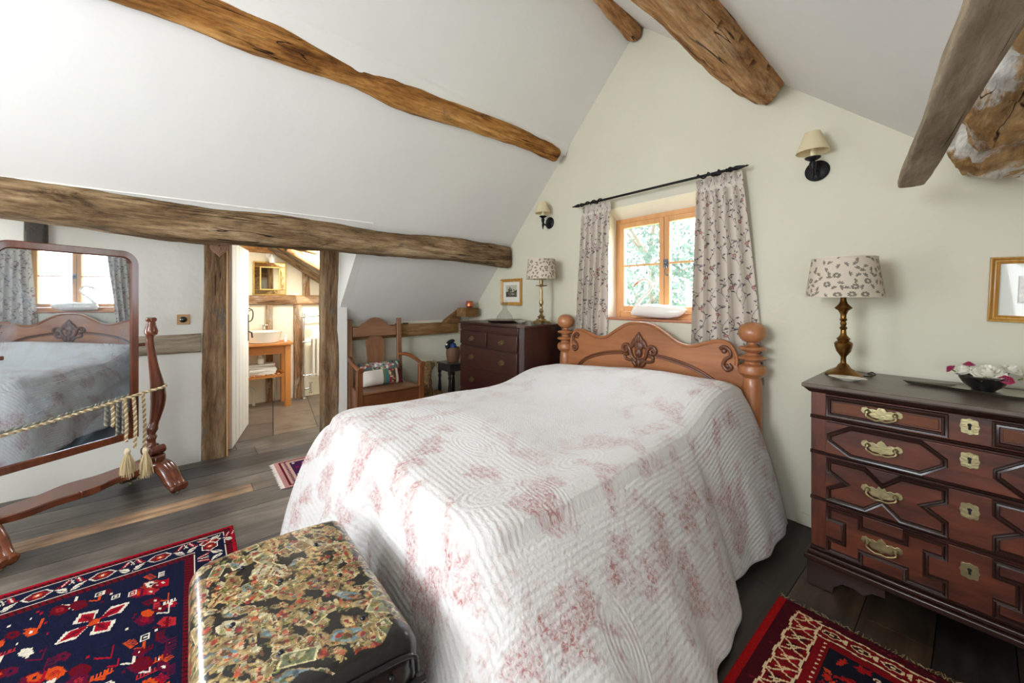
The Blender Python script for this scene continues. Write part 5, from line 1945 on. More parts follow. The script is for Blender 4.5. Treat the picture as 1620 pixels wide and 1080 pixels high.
def mirror_glass():
    m, nt, b = newmat('hazy_mirror_glass')
    tc = N(nt, 'ShaderNodeTexCoord')
    mp = N(nt, 'ShaderNodeMapping'); mp.inputs['Scale'].default_value = (1.5, 1, .8)
    nt.links.new(tc.outputs['Object'], mp.inputs['Vector'])
    n1 = N(nt, 'ShaderNodeTexNoise', i_Scale=3.2, i_Detail=9.0, i_Roughness=.65, i_Distortion=1.2)
    nt.links.new(mp.outputs[0], n1.inputs['Vector'])
    b.inputs['Metallic'].default_value = 1.0
    b.inputs['Roughness'].default_value = .015
    r1 = ramp(nt, [(.35, rgb(206, 218, 228)), (.6, rgb(226, 232, 236))])
    nt.links.new(n1.outputs[0], r1.inputs[0])
    nt.links.new(r1.outputs[0], b.inputs['Base Color'])
    df = N(nt, 'ShaderNodeBsdfDiffuse'); df.inputs[0].default_value = rgb(168, 192, 210)  # bluish haze over the reflection, put in as streaky diffuse colour
    r2 = ramp(nt, [(.45, (.06, .06, .06, 1)), (.68, (.42, .42, .42, 1))])
    nt.links.new(n1.outputs[0], r2.inputs[0])
    ms = N(nt, 'ShaderNodeMixShader')
    nt.links.new(r2.outputs[0], ms.inputs[0])
    nt.links.new(b.outputs[0], ms.inputs[1]); nt.links.new(df.outputs[0], ms.inputs[2])
    nt.links.new(ms.outputs[0], nt.nodes['Material Output'].inputs['Surface'])
    return m


gl = MB()
Pg = rrect(hw - fw + .004, z0 + fw - .004, z1 - fw + .004, .05)
gl.prism(Pg, -.004, .004, 'xz')
gl.build('mirror_glass', mirror_glass(), cm, smooth=0)
for s in (-1, 1):
    x = s * .40
    b = MB()
    pts = curve([(x - s * .018, 0, .275), (x - s * .012, 0, .33), (x - s * .012, 0, .40), (x + s * .012, 0, .50), (x + s * .030, 0, .62), (x + s * .022, 0, .74), (x + s * .0, 0, .88), (x - s * .018, 0, 1.02), (x - s * .022, 0, 1.10)], 7)
    n = len(pts)
    rad = [interp([.27, .30, .34, .37, .39, .42, .46, .56, .64, .72, .85, 1.0, 1.07, 1.1], [.034, .030, .022, .035, .022, .034, .026, .038, .044, .040, .028, .021, .020, .024], p.z) for p in pts]
    b.tube(pts, rad, 18)
    b.build('column', M_MIRWOOD('z'), cm)
    b = MB()
    b.lathe([(.020, 1.085), (.034, 1.095), (.038, 1.12), (.030, 1.15), (.022, 1.185), (.030, 1.20), (.030, 1.21), (.018, 1.215), (0, 1.215)], (x - s * .014, 0, 0), 24)
    b.tube([(x - s * .014, -.03, 1.20), (x - s * .014, .03, 1.20)], .017, 14)
    b.tube([(x - s * .055, 0, 1.03), (x - s * .10, 0, 1.03)], .012, 12)
    b.build('scroll_finial', M_MIRWOOD('z'), cm)
    # base block with carved scrolls
    ft = MB()
    ft.lathe([(.066, .155), (.066, .235), (.060, .243), (0, .243)], (x, 0, 0), 30, sx=.85, sy=1.25)
    ft.tube([(x - .045, -.03, .275), (x + .045, -.03, .275)], .030, 16)
    ft.tube([(x - .045, .03, .275), (x + .045, .03, .275)], .030, 16)
    ft.build('base_block', M_MIRWOOD('y'), cm, bevel=.003)
    for q in (-1, 1):
        lg = MB()
        for k in (-1, 0, 1):
            pth = curve([(x + k * .020, q * .03, .17), (x + k * .021, q * .10, .165), (x + k * .023, q * .155, .125), (x + k * .025, q * .195, .075), (x + k * .028, q * .235, .046), (x + k * .030, q * .262, .04)], 6)
            m_ = len(pth)
            lg.tube(pth, [interp([0, .5, .8, .93, 1], [.040, .032, .025, .029, .018], i / (m_ - 1)) for i in range(m_)], 14)
        leg = lg.build('claw_foot', M_MIRWOOD('y'), cm)
        c = MB()
        c.lathe([(.011, 0), (.013, .008), (.011, .016), (0, .017)], (x, q * .232, 0), 14)
        c.tube([(x, q * .232, .015), (x, q * .232, .035)], .005, 8)
        c.build('caster', M_BRASS, leg)
# bowed stretcher
out = []
for xx in np.linspace(-.38, .38, 41):
    u = abs(xx) / .38
    out.append((xx, -.035 - .075 * max(0, math.cos(u * PI * .5)) ** .7 - .012 * math.cos(u * 9)))
back = [(x, -y) for x, y in reversed(out)]
MB().prism(out + back, .160, .200, 'xy').build('stretcher', M_MIRWOOD('x'), cm, bevel=.006)
MB().box(-.045, .045, -.125, -.09, .165, .205).build('stretcher_block', M_MIRWOOD('z'), cm, bevel=.003)

# tasselled tieback round the mirror
tb = thing('tasselled_cord', 'cream and gold twisted cord with tassels tied round the cheval mirror', 'cord', (-3.75 + .574 * .40, -.205 - .819 * .40, 0), R(125))
M_CORDD = plain('dark_gold_cord', rgb(158, 132, 90), .6, sheen=.3)
M_CORD = plain('gold_cord', rgb(222, 204, 166), .6, sheen=.4, bump=.3, bscale=200)


def twisted(path, r, pitch, mb):
    pts = [Vector(p) for p in path]
    fine = curve([tuple(p) for p in pts], 30)
    s = 0
    strands = ([], [])
    for i, p in enumerate(fine):
        if i:
            s += (p - fine[i - 1]).length
        t = (fine[min(i + 1, len(fine) - 1)] - fine[max(i - 1, 0)]).normalized()
        u = t.orthogonal().normalized() if abs(t.z) > .9 else t.cross(Vector((0, 0, 1))).normalized()
        v = t.cross(u)
        for k in (0, 1):
            a = s / pitch * 2 * PI + k * PI
            strands[k].append(p + u * (r * math.cos(a)) + v * (r * math.sin(a)))
    if mb is None:
        return strands
    for st_ in strands:
        mb.tube(st_, r * 1.02, 6)


def cord(path, r, pitch, parent):
    for st_, mt_ in zip(twisted(path, r, pitch, None), (M_CORD, M_CORDD)):
        MB().tube(st_, r * 1.02, 6).build('cord', mt_, parent)


cord([(-.50, -.052, .610), (-.20, -.034, .632), (.10, -.032, .668), (.32, -.034, .70), (.41, -.060, .715), (.462, -.02, .722), (.45, .05, .722)], .0055, .034, tb)
for (x, zt, zb, yy) in ((.215, .680, .40, -.045), (.255, .684, .345, -.060), (.315, .695, .30, -.048), (.150, .672, .52, -.036)):
    cord([(x, yy + .01, zt), (x + .003, yy, .5 * (zt + zb)), (x, yy, zb)], .0055, .034, tb)
M_TAS = plain('gold_tassel', rgb(206, 184, 138), .7, sheen=.5)
rn = random.Random(9)
for (x, yy, zt) in ((.205, -.075, .345), (.30, -.085, .315)):
    ts = MB()
    ts.lathe([(.006, .02), (.014, .012), (.017, 0), (.014, -.014), (.010, -.02), (0, -.02)], (x, yy, zt), 16)
    to = ts.build('tassel', M_CORD, tb)
    b = MB()
    for i in range(170):
        a = rn.uniform(0, 2 * PI); rr = rn.uniform(.2, 1)
        l = rn.uniform(.13, .17)
        sp = .036 * rr
        p0 = Vector((x + .010 * rr * math.cos(a), yy + .010 * rr * math.sin(a), zt - .012))
        p1 = p0 + Vector((sp * math.cos(a) * .7 + rn.uniform(-.004, .004), sp * math.sin(a) * .5, -l * .5))
        p2 = p0 + Vector((sp * math.cos(a) + rn.uniform(-.01, .01), sp * math.sin(a) * .7, -l))
        b.tube([p0, p1, p2], [.0016, .0018, .0014], 4)
    fr = b.build('fringe', M_TAS, to)


# ------------------------------------------------------------------ decoupage trunk
def trunk():
    x0, x1, y0, y1, zt = -1.585, -.880, -.005, .447, .530
    tr = thing('trunk', 'black domed trunk covered with colourful paper scraps at the foot of the bed', 'trunk', (.5 * (x0 + x1), .5 * (y0 + y1), 0))
    hx, hy = .5 * (x1 - x0), .5 * (y1 - y0)
    blk = plain('black_japanned_metal', rgb(28, 28, 32), .3, .3, coat=.3, bump=.15, bscale=50)
    MB().box(-hx + .008, hx - .008, -hy + .008, hy - .008, .01, zt - .115).build('trunk_body', blk, tr, bevel=.01)
    r = .055
    drop = .055
    ext = r * PI / 2 + drop
    W, H = 2 * (hx - r) + 2 * ext, 2 * (hy - r) + 2 * ext
    cv = Canvas(W, H, .0021, rgb(26, 22, 18))
    rnd = random.Random(77)
    creams = [rgb(206, 180, 120), rgb(200, 186, 148), rgb(176, 146, 92), rgb(214, 200, 162), rgb(150, 120, 74), rgb(186, 160, 110)]
    reds = [rgb(168, 52, 34), rgb(190, 84, 50), rgb(150, 40, 48), rgb(196, 108, 74)]
    greens = [rgb(108, 112, 52), rgb(140, 138, 70), rgb(78, 88, 46), rgb(160, 152, 84)]
    blues = [rgb(128, 152, 156), rgb(92, 112, 124), rgb(170, 184, 182)]
    flesh = [rgb(214, 160, 118), rgb(226, 184, 146), rgb(200, 146, 104)]
    brown = [rgb(96, 60, 34), rgb(120, 82, 48), rgb(70, 44, 28)]

    def figure(x, y, s, a):
        c = rnd.choice(creams + blues[:1] + creams)
        w_ = rnd.uniform(.36, .6)
        cv.ell(x, y, s, s * w_, a, rnd.choice(creams + [rgb(170, 140, 90)]), .14)
        cv.ell(x, y, s * .88, s * w_ * .84, a, c, .16)
        for k in range(9):
            u = rnd.uniform(-.7, .6)
            cv.ell(x + s * u * math.cos(a) + rnd.uniform(-.2, .2) * s, y + s * u * math.sin(a), s * rnd.uniform(.12, .26), s * rnd.uniform(.08, .16), a + rnd.uniform(-.6, .6),
                   rnd.choice(reds + brown + greens + creams + blues), .2)
        cv.ell(x + s * .62 * math.cos(a), y + s * .62 * math.sin(a), s * .2, s * .18, a, rnd.choice(flesh), .1)
        cv.ell(x + s * .76 * math.cos(a), y + s * .76 * math.sin(a), s * .12, s * .19, a, rnd.choice(brown + reds), .2)
        for k in range(4):
            u = rnd.uniform(-.6, .4)
            cv.line((x + s * u * math.cos(a), y + s * u * math.sin(a)), (x + s * (u + .25) * math.cos(a + .3), y + s * (u + .25) * math.sin(a + .3)), .0022, rnd.choice(brown))

    def foliage(x, y, s):
        for k in range(34):
            cv.ell(x + rnd.gauss(0, s * .5), y + rnd.gauss(0, s * .34), rnd.uniform(.003, .008), rnd.uniform(.002, .0045), rnd.uniform(0, 3), rnd.choice(greens + greens + creams + brown), .2)
        for k in range(5):
            cv.ell(x + rnd.gauss(0, s * .35), y + rnd.gauss(0, s * .3), .008, .007, 0, rnd.choice(reds + creams), .25)

    def card(x, y, w_, h_, a):
        c, s = math.cos(a), math.sin(a)
        Q = lambda u, v: (x + u * c - v * s, y + u * s + v * c)
        cv.poly([Q(-w_, -h_), Q(w_, -h_), Q(w_, h_), Q(-w_, h_)], rgb(222, 206, 156))
        k = .86
        cv.poly([Q(-w_ * k, -h_ * .8), Q(w_ * k, -h_ * .8), Q(w_ * k, h_ * .8), Q(-w_ * k, h_ * .8)], rnd.choice([rgb(120, 128, 92), rgb(150, 150, 120), rgb(164, 126, 84), rgb(128, 146, 150)]))
        for i in range(12):
            u, v = rnd.uniform(-.7, .7) * w_, rnd.uniform(-.55, .55) * h_
            q = Q(u, v)
            cv.ell(q[0], q[1], rnd.uniform(.003, .009), rnd.uniform(.003, .006), rnd.uniform(0, 3), rnd.choice(reds + brown + creams + greens), .25)
    for i in range(150):
        foliage(rnd.uniform(0, W - .14), rnd.uniform(.0, H), .022)
    for i in range(430):
        x, y = rnd.uniform(0, W - .12), rnd.uniform(0, H)
        q = rnd.random()
        a = rnd.gauss(.6, .7)
        if q < .62:
            figure(x, y, rnd.uniform(.016, .042), a)
        elif q < .70:
            card(x, y, rnd.uniform(.022, .038), rnd.uniform(.014, .022), rnd.gauss(.3, .3))
        else:
            foliage(x, y, rnd.uniform(.014, .026))
    # a strip along the right-hand end stays black, with a few scraps running into it
    m = cv.X > (W - .135 + .02 * np.sin(cv.Y * 21) + .012 * np.sin(cv.Y * 60))
    cv.a[m] = rgb(24, 22, 20)[:3]
    card(W - .20, H * .45, .040, .020, 1.15); card(W - .235, H * .78, .036, .026, .9)
    figure(W - .19, H * .62, .046, 1.0); figure(W - .24, H * .22, .040, .5)

    def fn(U, V):
        qx, qy = U - W / 2, V - H / 2
        cx_, cy_ = np.clip(qx, -(hx - r), hx - r), np.clip(qy, -(hy - r), hy - r)
        dx, dy = qx - cx_, qy - cy_
        l = np.hypot(dx, dy) + 1e-9
        ux, uy = dx / l, dy / l
        lc = np.minimum(l, ext)
        th = np.minimum(lc / r, PI / 2)
        x = cx_ + ux * r * np.sin(th)
        y = cy_ + uy * r * np.sin(th)
        dome = .014 * (1 - (np.clip(cy_ / hy, -1, 1)) ** 2)
        z = zt - .014 + dome - r * (1 - np.cos(th)) - np.maximum(0, lc - r * PI / 2)
        return x, y, z
    rs = np.random.RandomState(4)
    small = rs.rand(cv.ny // 5 + 2, cv.nx // 5 + 2)
    cv.a *= (.42 + .6 * np.kron(small, np.ones((5, 5)))[:cv.ny, :cv.nx, None])
    cv.speckle(.22, 6)
    canvas_mesh('lid', cv, fn, painted('varnished_paper_scraps', .32, .12, 120, coat=.45, spec=.4, grain=.3), tr, thick=.003)
    lid = tr.children[-1]
    # end panel, rim, rivets, nails
    x = hx
    b = MB()
    b.tube(curve([(x + .003, -hy + .02, zt - .09), (x + .003, -hy + .035, zt - .045), (x + .003, -hy * .4, zt - .03), (x + .003, 0, zt - .026), (x + .003, hy * .4, zt - .03), (x + .003, hy - .035, zt - .045), (x + .003, hy - .02, zt - .09)], 6), .006, 8)
    b.tube([(x + .002, -hy, zt - .118), (x + .002, hy, zt - .118)], .009, 8)
    b.tube([(x + .002, -hy, zt - .132), (x + .002, hy, zt - .132)], .006, 8)
    b.build('end_rim', blk, tr)
    for yy in (-.12, -.03, .06, .14):
        MB().ball((x + .001, yy, zt - .07), .007, .007, .007, 12, 8).build('rivet', blk, tr)
    for (xx, yy) in ((-.18, .10), (.02, .12), (-.06, -.02), (.12, .02), (-.2, -.1), (.20, -.06), (.22, .12), (.03, -.14)):
        b = MB()
        b.ball((xx, yy, zt + .001 - .014 * (yy / hy) ** 2), .007, .007, .006, 12, 8)
        b.build('dome_nail', plain('nail_black', rgb(22, 24, 34), .2, .5, coat=.5), lid)
    b = MB()
    b.box(-hx - .004, -hx + .003, -.05, .05, zt - .16, zt - .06)
    b.tube([(-hx - .008, -.05, zt - .112), (-hx - .008, .05, zt - .112)], .006, 8)
    b.build('hasp', plain('grey_steel', rgb(140, 150, 154), .35, .8), tr)


trunk()


# ------------------------------------------------------------------ rugs
def rug(name, label, loc, rz, cv, fringe_sides, fcol, wav=.0015, seed=0):
    t = thing(name, label, 'rug', loc, rz)
    rn = random.Random(seed)

    def fn(U, V):
        z = .009 + wav * np.sin(U * 7 + 1) * np.sin(V * 5)
        return U - cv.w / 2, V - cv.h / 2, z
    canvas_mesh('rug_pile', cv, fn, painted('wool_pile', .95, .5, 420, sheen=.0, grain=.3, spec=.05), t, thick=.007)
    b = MB()
    for side in fringe_sides:
        L = cv.w if side in 'ns' else cv.h
        k = 0.0
        while k < L:
            ln = rn.uniform(.018, .04)
            o1, o2 = rn.uniform(-.008, .008), rn.uniform(-.014, .014)
            u = k - L / 2
            if side == 'n':
                p = [(u, cv.h / 2 - .004, .006), (u + o1, cv.h / 2 + ln * .5, .004), (u + o2, cv.h / 2 + ln, .002)]
            elif side == 's':
                p = [(u, -cv.h / 2 + .004, .006), (u + o1, -cv.h / 2 - ln * .5, .004), (u + o2, -cv.h / 2 - ln, .002)]
            elif side == 'w':
                p = [(-cv.w / 2 + .004, u, .006), (-cv.w / 2 - ln * .5, u + o1, .004), (-cv.w / 2 - ln, u + o2, .002)]
            b.tube(p, [.0016, .0014, .001], 4)
            k += rn.uniform(.005, .011)
    if fringe_sides:
        b.build('fringe', plain('fringe_wool' + name, fcol, .9), t)
    return t


NAVY, RED, DRED, ORG, CRE, PUR = rgb(22, 25, 50), rgb(160, 14, 34), rgb(100, 8, 24), rgb(200, 72, 26), rgb(222, 212, 194), rgb(92, 14, 44)


def rug_left():
    w, h = 1.30, 2.3       # x, y
    cv = Canvas(w, h, .0046, NAVY)
    rn = random.Random(21)
    # guard stripes
    def frame(d0, d1, c):
        cv.rect(0 + d0, w - d0, d0, d1, c); cv.rect(d0, w - d0, h - d1, h - d0, c)
        cv.rect(d0, d1, d0, h - d0, c); cv.rect(w - d1, w - d0, d0, h - d0, c)
    frame(0, .018, RED); frame(.018, .045, DRED); frame(.045, .052, CRE)
    frame(.052, .175, NAVY); frame(.175, .182, CRE); frame(.182, .215, DRED)
    for k in np.arange(.03, 2.3, .022):
        for (a, b_) in (((.02, k), (.043, k + .012)), ((w - .02, k), (w - .043, k + .012))):
            cv.line(a, b_, .006, rgb(30, 20, 26))
            cv.line((a[0] * 0 + (.185 if a[0] < .5 else w - .185), k), ((.212 if a[0] < .5 else w - .212), k + .012), .006, rgb(30, 20, 26))
    for k in np.arange(.03, w, .022):
        for yy in (.02, h - .043, .186, h - .212):
            cv.line((k, yy), (k + .010, yy + .023), .006, rgb(30, 20, 26))
    # border: diamonds and leaves
    def motif(cx, cy, horiz):
        def Q(u, v):
            return (cx + u, cy + v) if horiz else (cx + v, cy + u)
        cv.poly([Q(-.045, 0), Q(0, .034), Q(.045, 0), Q(0, -.034)], rgb(120, 24, 34))
        cv.pline([Q(-.045, 0), Q(-.02, .032), Q(.02, .032), Q(.045, 0), Q(.02, -.032), Q(-.02, -.032)], .006, CRE, True)
        cv.ell(*Q(0, 0), .014, .014, 0, ORG)
        cv.ell(*Q(0, 0), .006, .006, 0, CRE)
        for s in (-1, 1):
            cv.poly([Q(s * .05, 0), Q(s * .075, .045), Q(s * .10, .052), Q(s * .088, .012)], CRE)
            cv.poly([Q(s * .05, 0), Q(s * .075, -.045), Q(s * .10, -.052), Q(s * .088, -.012)], RED)
            cv.line(Q(s * .055, .01), Q(s * .10, .05), .004, NAVY)
            for q in range(4):
                cv.line(Q(s * (.06 + q * .012), -.01), Q(s * (.075 + q * .012), -.05), .0045, CRE if q % 2 else NAVY)
    yy = .14
    i = 0
    while yy < h - .1:
        motif(.113, yy, False); motif(w - .113, yy, False); yy += .205
    xx = .16
    while xx < w - .1:
        motif(xx, .113, True); motif(xx, h - .113, True); xx += .205
    # field
    x0, x1, y0, y1 = .23, w - .23, .23, h - .23
    cols = [RED, ORG, CRE, DRED, PUR, rgb(170, 40, 46)]

    def star(cx, cy, s):
        for a in (.5, .5 + PI / 2, .5 + PI, .5 + 1.5 * PI):
            for d, wd, c in ((1.0, .36, CRE), (.88, .24, RED), (.78, .07, DRED)):
                dx, dy = math.cos(a) * s, math.sin(a) * s
                nx_, ny_ = -dy * wd, dx * wd
                cv.poly([(cx + dx * .12, cy + dy * .12), (cx + dx * .6 * d + nx_, cy + dy * .6 * d + ny_), (cx + dx * d, cy + dy * d), (cx + dx * .6 * d - nx_, cy + dy * .6 * d - ny_)], c)
        cv.ell(cx, cy, s * .16, s * .16, 0, ORG)

    def comb(cx, cy, s, c, a):
        ca, sa_ = math.cos(a), math.sin(a)
        for k in range(6):
            u = (k - 2.5) * s * .22
            cv.line((cx + u * ca, cy + u * sa_), (cx + u * ca - s * .5 * sa_, cy + u * sa_ + s * .5 * ca), .005, c)
        cv.line((cx - s * .6 * ca, cy - s * .6 * sa_), (cx + s * .6 * ca, cy + s * .6 * sa_), .006, c)

    def hook(cx, cy, s, c):
        cv.pline([(cx - s, cy + s * .5), (cx + s * .6, cy + s * .5), (cx - s * .2, cy - s * .6)], .007, c)

    def bird(cx, cy, s, c, c2):
        cv.ell(cx, cy, s, s * .55, .5, c, .12)
        cv.ell(cx, cy, s * .5, s * .25, .5, c2, .1)
        comb(cx + s * .2, cy - s * .4, s * 1.2, c, .5)
    star(.48, h - .50, .115); star(.50, h - 1.10, .115); star(.95, h - .8, .115)
    bird(.36, h - .33, .055, rgb(150, 40, 34), ORG); bird(.60, h - .34, .045, PUR, RED); bird(.70, h - .62, .05, PUR, DRED)
    for i in range(620):
        x, y = rn.uniform(x0 + .02, x1 - .02), rn.uniform(y0 + .02, y1 - .02)
        if any(math.hypot(x - a, y - b_) < .13 for a, b_ in ((.48, h - .5), (.5, h - 1.1), (.95, h - .8))):
            continue
        q = rn.random()
        c = rn.choice(cols + [RED, ORG, PUR, DRED])
        if q < .22:
            hook(x, y, rn.uniform(.022, .042), rn.choice([CRE, ORG, c]))
        elif q < .36:
            comb(x, y, rn.uniform(.03, .052), c, rn.choice([0, 1.57, .5]))
        elif q < .52:
            cv.ell(x, y, .030, .016, .5, c, .2); cv.ell(x, y, .010, .005, .5, rn.choice([CRE, ORG, NAVY]))
        elif q < .60:
            bird(x, y, .042, c, rn.choice(cols))
        elif q < .70:
            cv.pline([(x - .015, y - .012), (x + .015, y - .012), (x + .015, y + .012), (x - .015, y + .012)], .0048, CRE, True)
            cv.ell(x, y, .006, .006, 0, CRE)
        else:
            cv.rect(x - .007, x + .007, y - .004, y + .004, rn.choice([CRE, RED, ORG, c]))
    cv.speckle(.12, 3)
    # top right corner of the rug in the photograph is the far corner (x low, y high)
    rug('rug', 'navy and red tribal rug under the trunk at the foot of the bed', (-2.822 + w / 2, .192 - h / 2, .0), 0, cv, '', CRE, seed=3)


rug_left()


def rug_right():
    w, h = 1.45, 1.55
    dk = rgb(26, 26, 36)
    cv = Canvas(w, h, .0046, dk)
    rn = random.Random(5)
    BR = rgb(160, 22, 24)
    cv.rect(0, w, 0, h, rgb(70, 18, 26))
    cv.rect(0, .028, 0, h, BR)
    for i in range(1400):
        x, y = rn.uniform(.03, w), rn.uniform(0, h)
        cv.ell(x, y, .008, .004, rn.uniform(0, 3), rn.choice([rgb(96, 20, 30), rgb(60, 22, 34), rgb(120, 30, 34)]))
    def frame(d0, d1, e0, e1, c):
        cv.rect(d0, w, h - e1, h - e0, c); cv.rect(d0, d1, 0, h - e0, c)
    frame(.075, .16, .045, .115, rgb(116, 20, 24))
    # cream lattice band on the left side
    y = 0
    while y < h - .06:
        cv.poly([(.12, y + .012), (.152, y + .035), (.12, y + .06), (.085, y + .035)], rgb(150, 24, 28) if int(y * 99) % 2 else rgb(60, 16, 26))
        cv.pline([(.080, y), (.105, y + .012), (.135, y + .05), (.158, y + .062)], .0062, rgb(224, 198, 152))
        cv.pline([(.158, y + .012), (.125, y + .02), (.10, y + .05), (.080, y + .06)], .0062, rgb(224, 198, 152))
        cv.line((.10, y + .03), (.13, y + .05), .0055, rgb(224, 198, 152))
        y += .066
    for x in (.077, .160):
        pts = [(x + .004 * math.sin(k * 60), k) for k in np.arange(0, h - .048, .008)]
        cv.pline(pts, .008, rgb(226, 200, 156))
    pts = [(k, h - .048 + .003 * math.sin(k * 70)) for k in np.arange(.078, w, .008)]
    cv.pline(pts, .006, rgb(226, 200, 156))
    pts = [(k, h - .118 + .003 * math.sin(k * 60)) for k in np.arange(.16, w, .008)]
    cv.pline(pts, .006, rgb(226, 200, 156))
    x = .20
    while x < w:
        cv.ell(x, h - .083, .030, .017, 0, rgb(224, 198, 152), .15)
        cv.ell(x, h - .083, .024, .012, 0, rgb(150, 28, 28) if int(x * 50) % 2 else rgb(58, 18, 26), .15)
        cv.ell(x, h - .083, .008, .005, 0, rgb(224, 198, 152))
        cv.poly([(x + .03, h - .083), (x + .045, h - .065), (x + .05, h - .083), (x + .045, h - .10)], rgb(224, 198, 152))
        x += .088
    cv.rect(.166, w, 0, h - .124, rgb(122, 18, 22))
    cv.rect(.205, w, 0, h - .155, dk)
    y = 0
    while y < h - .13:
        cv.ell(.193, y, .006, .0035, .6, rgb(230, 204, 164)); y += .026
    for i in range(620):
        x, y = rn.uniform(.215, w), rn.uniform(0, h - .165)
        c = rn.choice([rgb(150, 24, 26), rgb(176, 40, 28), rgb(104, 18, 26), rgb(190, 66, 34), rgb(130, 24, 30)])
        cv.ell(x, y, rn.uniform(.012, .028), rn.uniform(.008, .017), rn.choice([.4, -.4, 1.3]), c, .3)
    for i in range(190):
        x, y = rn.uniform(.215, w), rn.uniform(0, h - .165)
        cv.ell(x, y, .018, .013, .3, dk, .3)
    for i in range(150):
        x, y = rn.uniform(.225, w), rn.uniform(0, h - .175)
        s = rn.uniform(.5, 1)
        cv.ell(x, y, .012 * s, .009 * s, .3, rgb(228, 206, 168), .25)
        if s > .7:
            cv.ell(x, y, .005, .003, .3, rgb(120, 30, 30))
    cv.speckle(.14, 5)
    rug('rug', 'dark red patterned rug with cream border between the bed and the large chest', (-.572 + w / 2, 2.045 - h / 2, 0), 0, cv, 'n', rgb(150, 128, 92), seed=5)


rug_right()

cv = Canvas(.9, .52, .005, rgb(74, 32, 70))
cv.rect(0, .9, 0, .52, rgb(196, 146, 140)); cv.rect(.03, .9, .02, .50, rgb(110, 24, 44)); cv.rect(.045, .9, .035, .485, rgb(206, 168, 156))
rn = random.Random(8)
for k in np.arange(.05, .48, .03):
    cv.ell(.07, k, .012, .009, .6, rgb(86, 44, 76)); cv.ell(.075, k + .012, .006, .005, 0, rgb(170, 60, 70))
cv.rect(.10, .9, .07, .45, rgb(70, 34, 76))
for i in range(160):
    cv.ell(rn.uniform(.11, .9), rn.uniform(.08, .44), rn.uniform(.008, .02), rn.uniform(.006, .012), rn.uniform(0, 3), rn.choice([rgb(170, 36, 76), rgb(216, 206, 214), rgb(54, 40, 90), rgb(190, 120, 130), rgb(140, 30, 60)]), .2)
rug('rug', 'small magenta rug with white fringe, peeping out on the far side of the bed', (-3.395, .515 + .45, 0), PI / 2, cv, '', CRE, seed=8)
# its fringe is on the near short end
t = [o for o in bpy.data.objects if o.name.startswith('rug') and o.parent is None][-1]
t.rotation_euler = (0, 0, PI / 2)
b = MB()
rn = random.Random(2)
k = -.25
while k < .26:
    ln = rn.uniform(.018, .032)
    b.tube([(-.446, k, .006), (-.45 - ln * .5, k + rn.uniform(-.004, .004), .005), (-.45 - ln, k + rn.uniform(-.006, .006), .003)], [.0026, .0024, .0016], 4)
    k += .006
b.build('fringe', plain('white_fringe', rgb(222, 210, 202), .9), t)


# ------------------------------------------------------------------ bathroom
BX = -5.95


def stud(p0, p1, w, h, label, seed, cat='timber', mat=None):
    return timber('wall_timber', p0, p1, w, h, mat or M_RAIL2('x'), label, cat, seed=seed, amp=.005, e=8, nx=50, nr=28)


M_BRAIL = timber_mat('bath_timber', [rgb(112, 78, 50), rgb(162, 122, 86), rgb(190, 156, 122)], 'x', patch=rgb(176, 158, 138), dark=.7, grit=.5)
stud((BX + .02, -.7, 1.325), (BX + .02, 1.98, 1.33), .06, .125, 'horizontal timber across the bathroom wall under the gilt mirror', 51, mat=M_BRAIL)
stud((BX + .02, .79, 0), (BX + .02, .79, 1.265), .05, .075, 'narrow upright timber behind the basin', 52, mat=M_BRAIL)
stud((BX + .02, 1.125, 0), (BX + .02, 1.125, 1.265), .055, .095, 'upright timber behind the chrome pipes', 53, mat=M_BRAIL)
stud((BX + .02, 1.23, 1.39), (BX + .02, 1.22, 1.76), .05, .085, 'short upright timber under the sloping brace', 54, mat=M_BRAIL)
stud((BX + .05, -.7, 2.0), (BX + .05, .95, 1.985), .10, .09, 'timber along the top of the bathroom wall above the gilt mirror', 55, mat=M_BEAM('x'))
stud((BX + .06, .78, 2.03), (BX + .06, 1.75, 1.36), .10, .085, 'sloping brace on the bathroom wall', 56, mat=M_GREYOAK('x'))
timber('timber_beam', (-5.55, .95, 1.975), (-5.35, 1.85, 1.42), .12, .10, M_BEAM('x'), 'sloping orange rafter in the bathroom in front of the brace', 'beam', seed=57, amp=.008, nx=50, nr=28, e=5)
timber('timber_beam', (-4.7, .60, 1.98), (-4.9, 1.12, 1.90), .09, .10, M_BEAM('x'), 'rough orange timber end behind the top of the doorway', 'beam', seed=58, amp=.010, nx=40, nr=28, e=4)

# gilt mirror
gm = thing('wall_mirror', 'square gilt wall mirror with mirrored border above the basin', 'mirror', (BX, .80, 1.395))
silver = plain('clear_mirror', rgb(214, 204, 180), .04, 1.0)
b = MB()
b.box(.001, .02, -.185, .185, 0.0, .435)
b.build('mirror_back', plain('gilt_paint', rgb(196, 158, 78), .4, .6, bump=.3, bscale=60), gm, bevel=.003)
b = MB()
for (ya, yb_, za, zb) in ((-.172, .172, .370, .422), (-.172, .172, .013, .065), (-.172, -.115, .07, .365), (.115, .172, .07, .365)):
    b.box(.0205, .026, ya, yb_, za, zb)
b.build('mirrored_border', plain('bronze_mirror', rgb(196, 160, 110), .12, 1.0, bump=.3, bscale=14), gm, bevel=.002)
b = MB()
for (ya, yb_, za, zb) in ((-.115, .115, .355, .37), (-.115, .115, .065, .08), (-.115, -.10, .08, .355), (.10, .115, .08, .355)):
    b.box(.0205, .032, ya, yb_, za, zb)
b.build('gilt_bead', plain('bright_gilt', rgb(222, 192, 112), .35, .5), gm, bevel=.003)
MB().box(.021, .024, -.10, .10, .08, .355).build('mirror_glass', silver, gm, smooth=0)
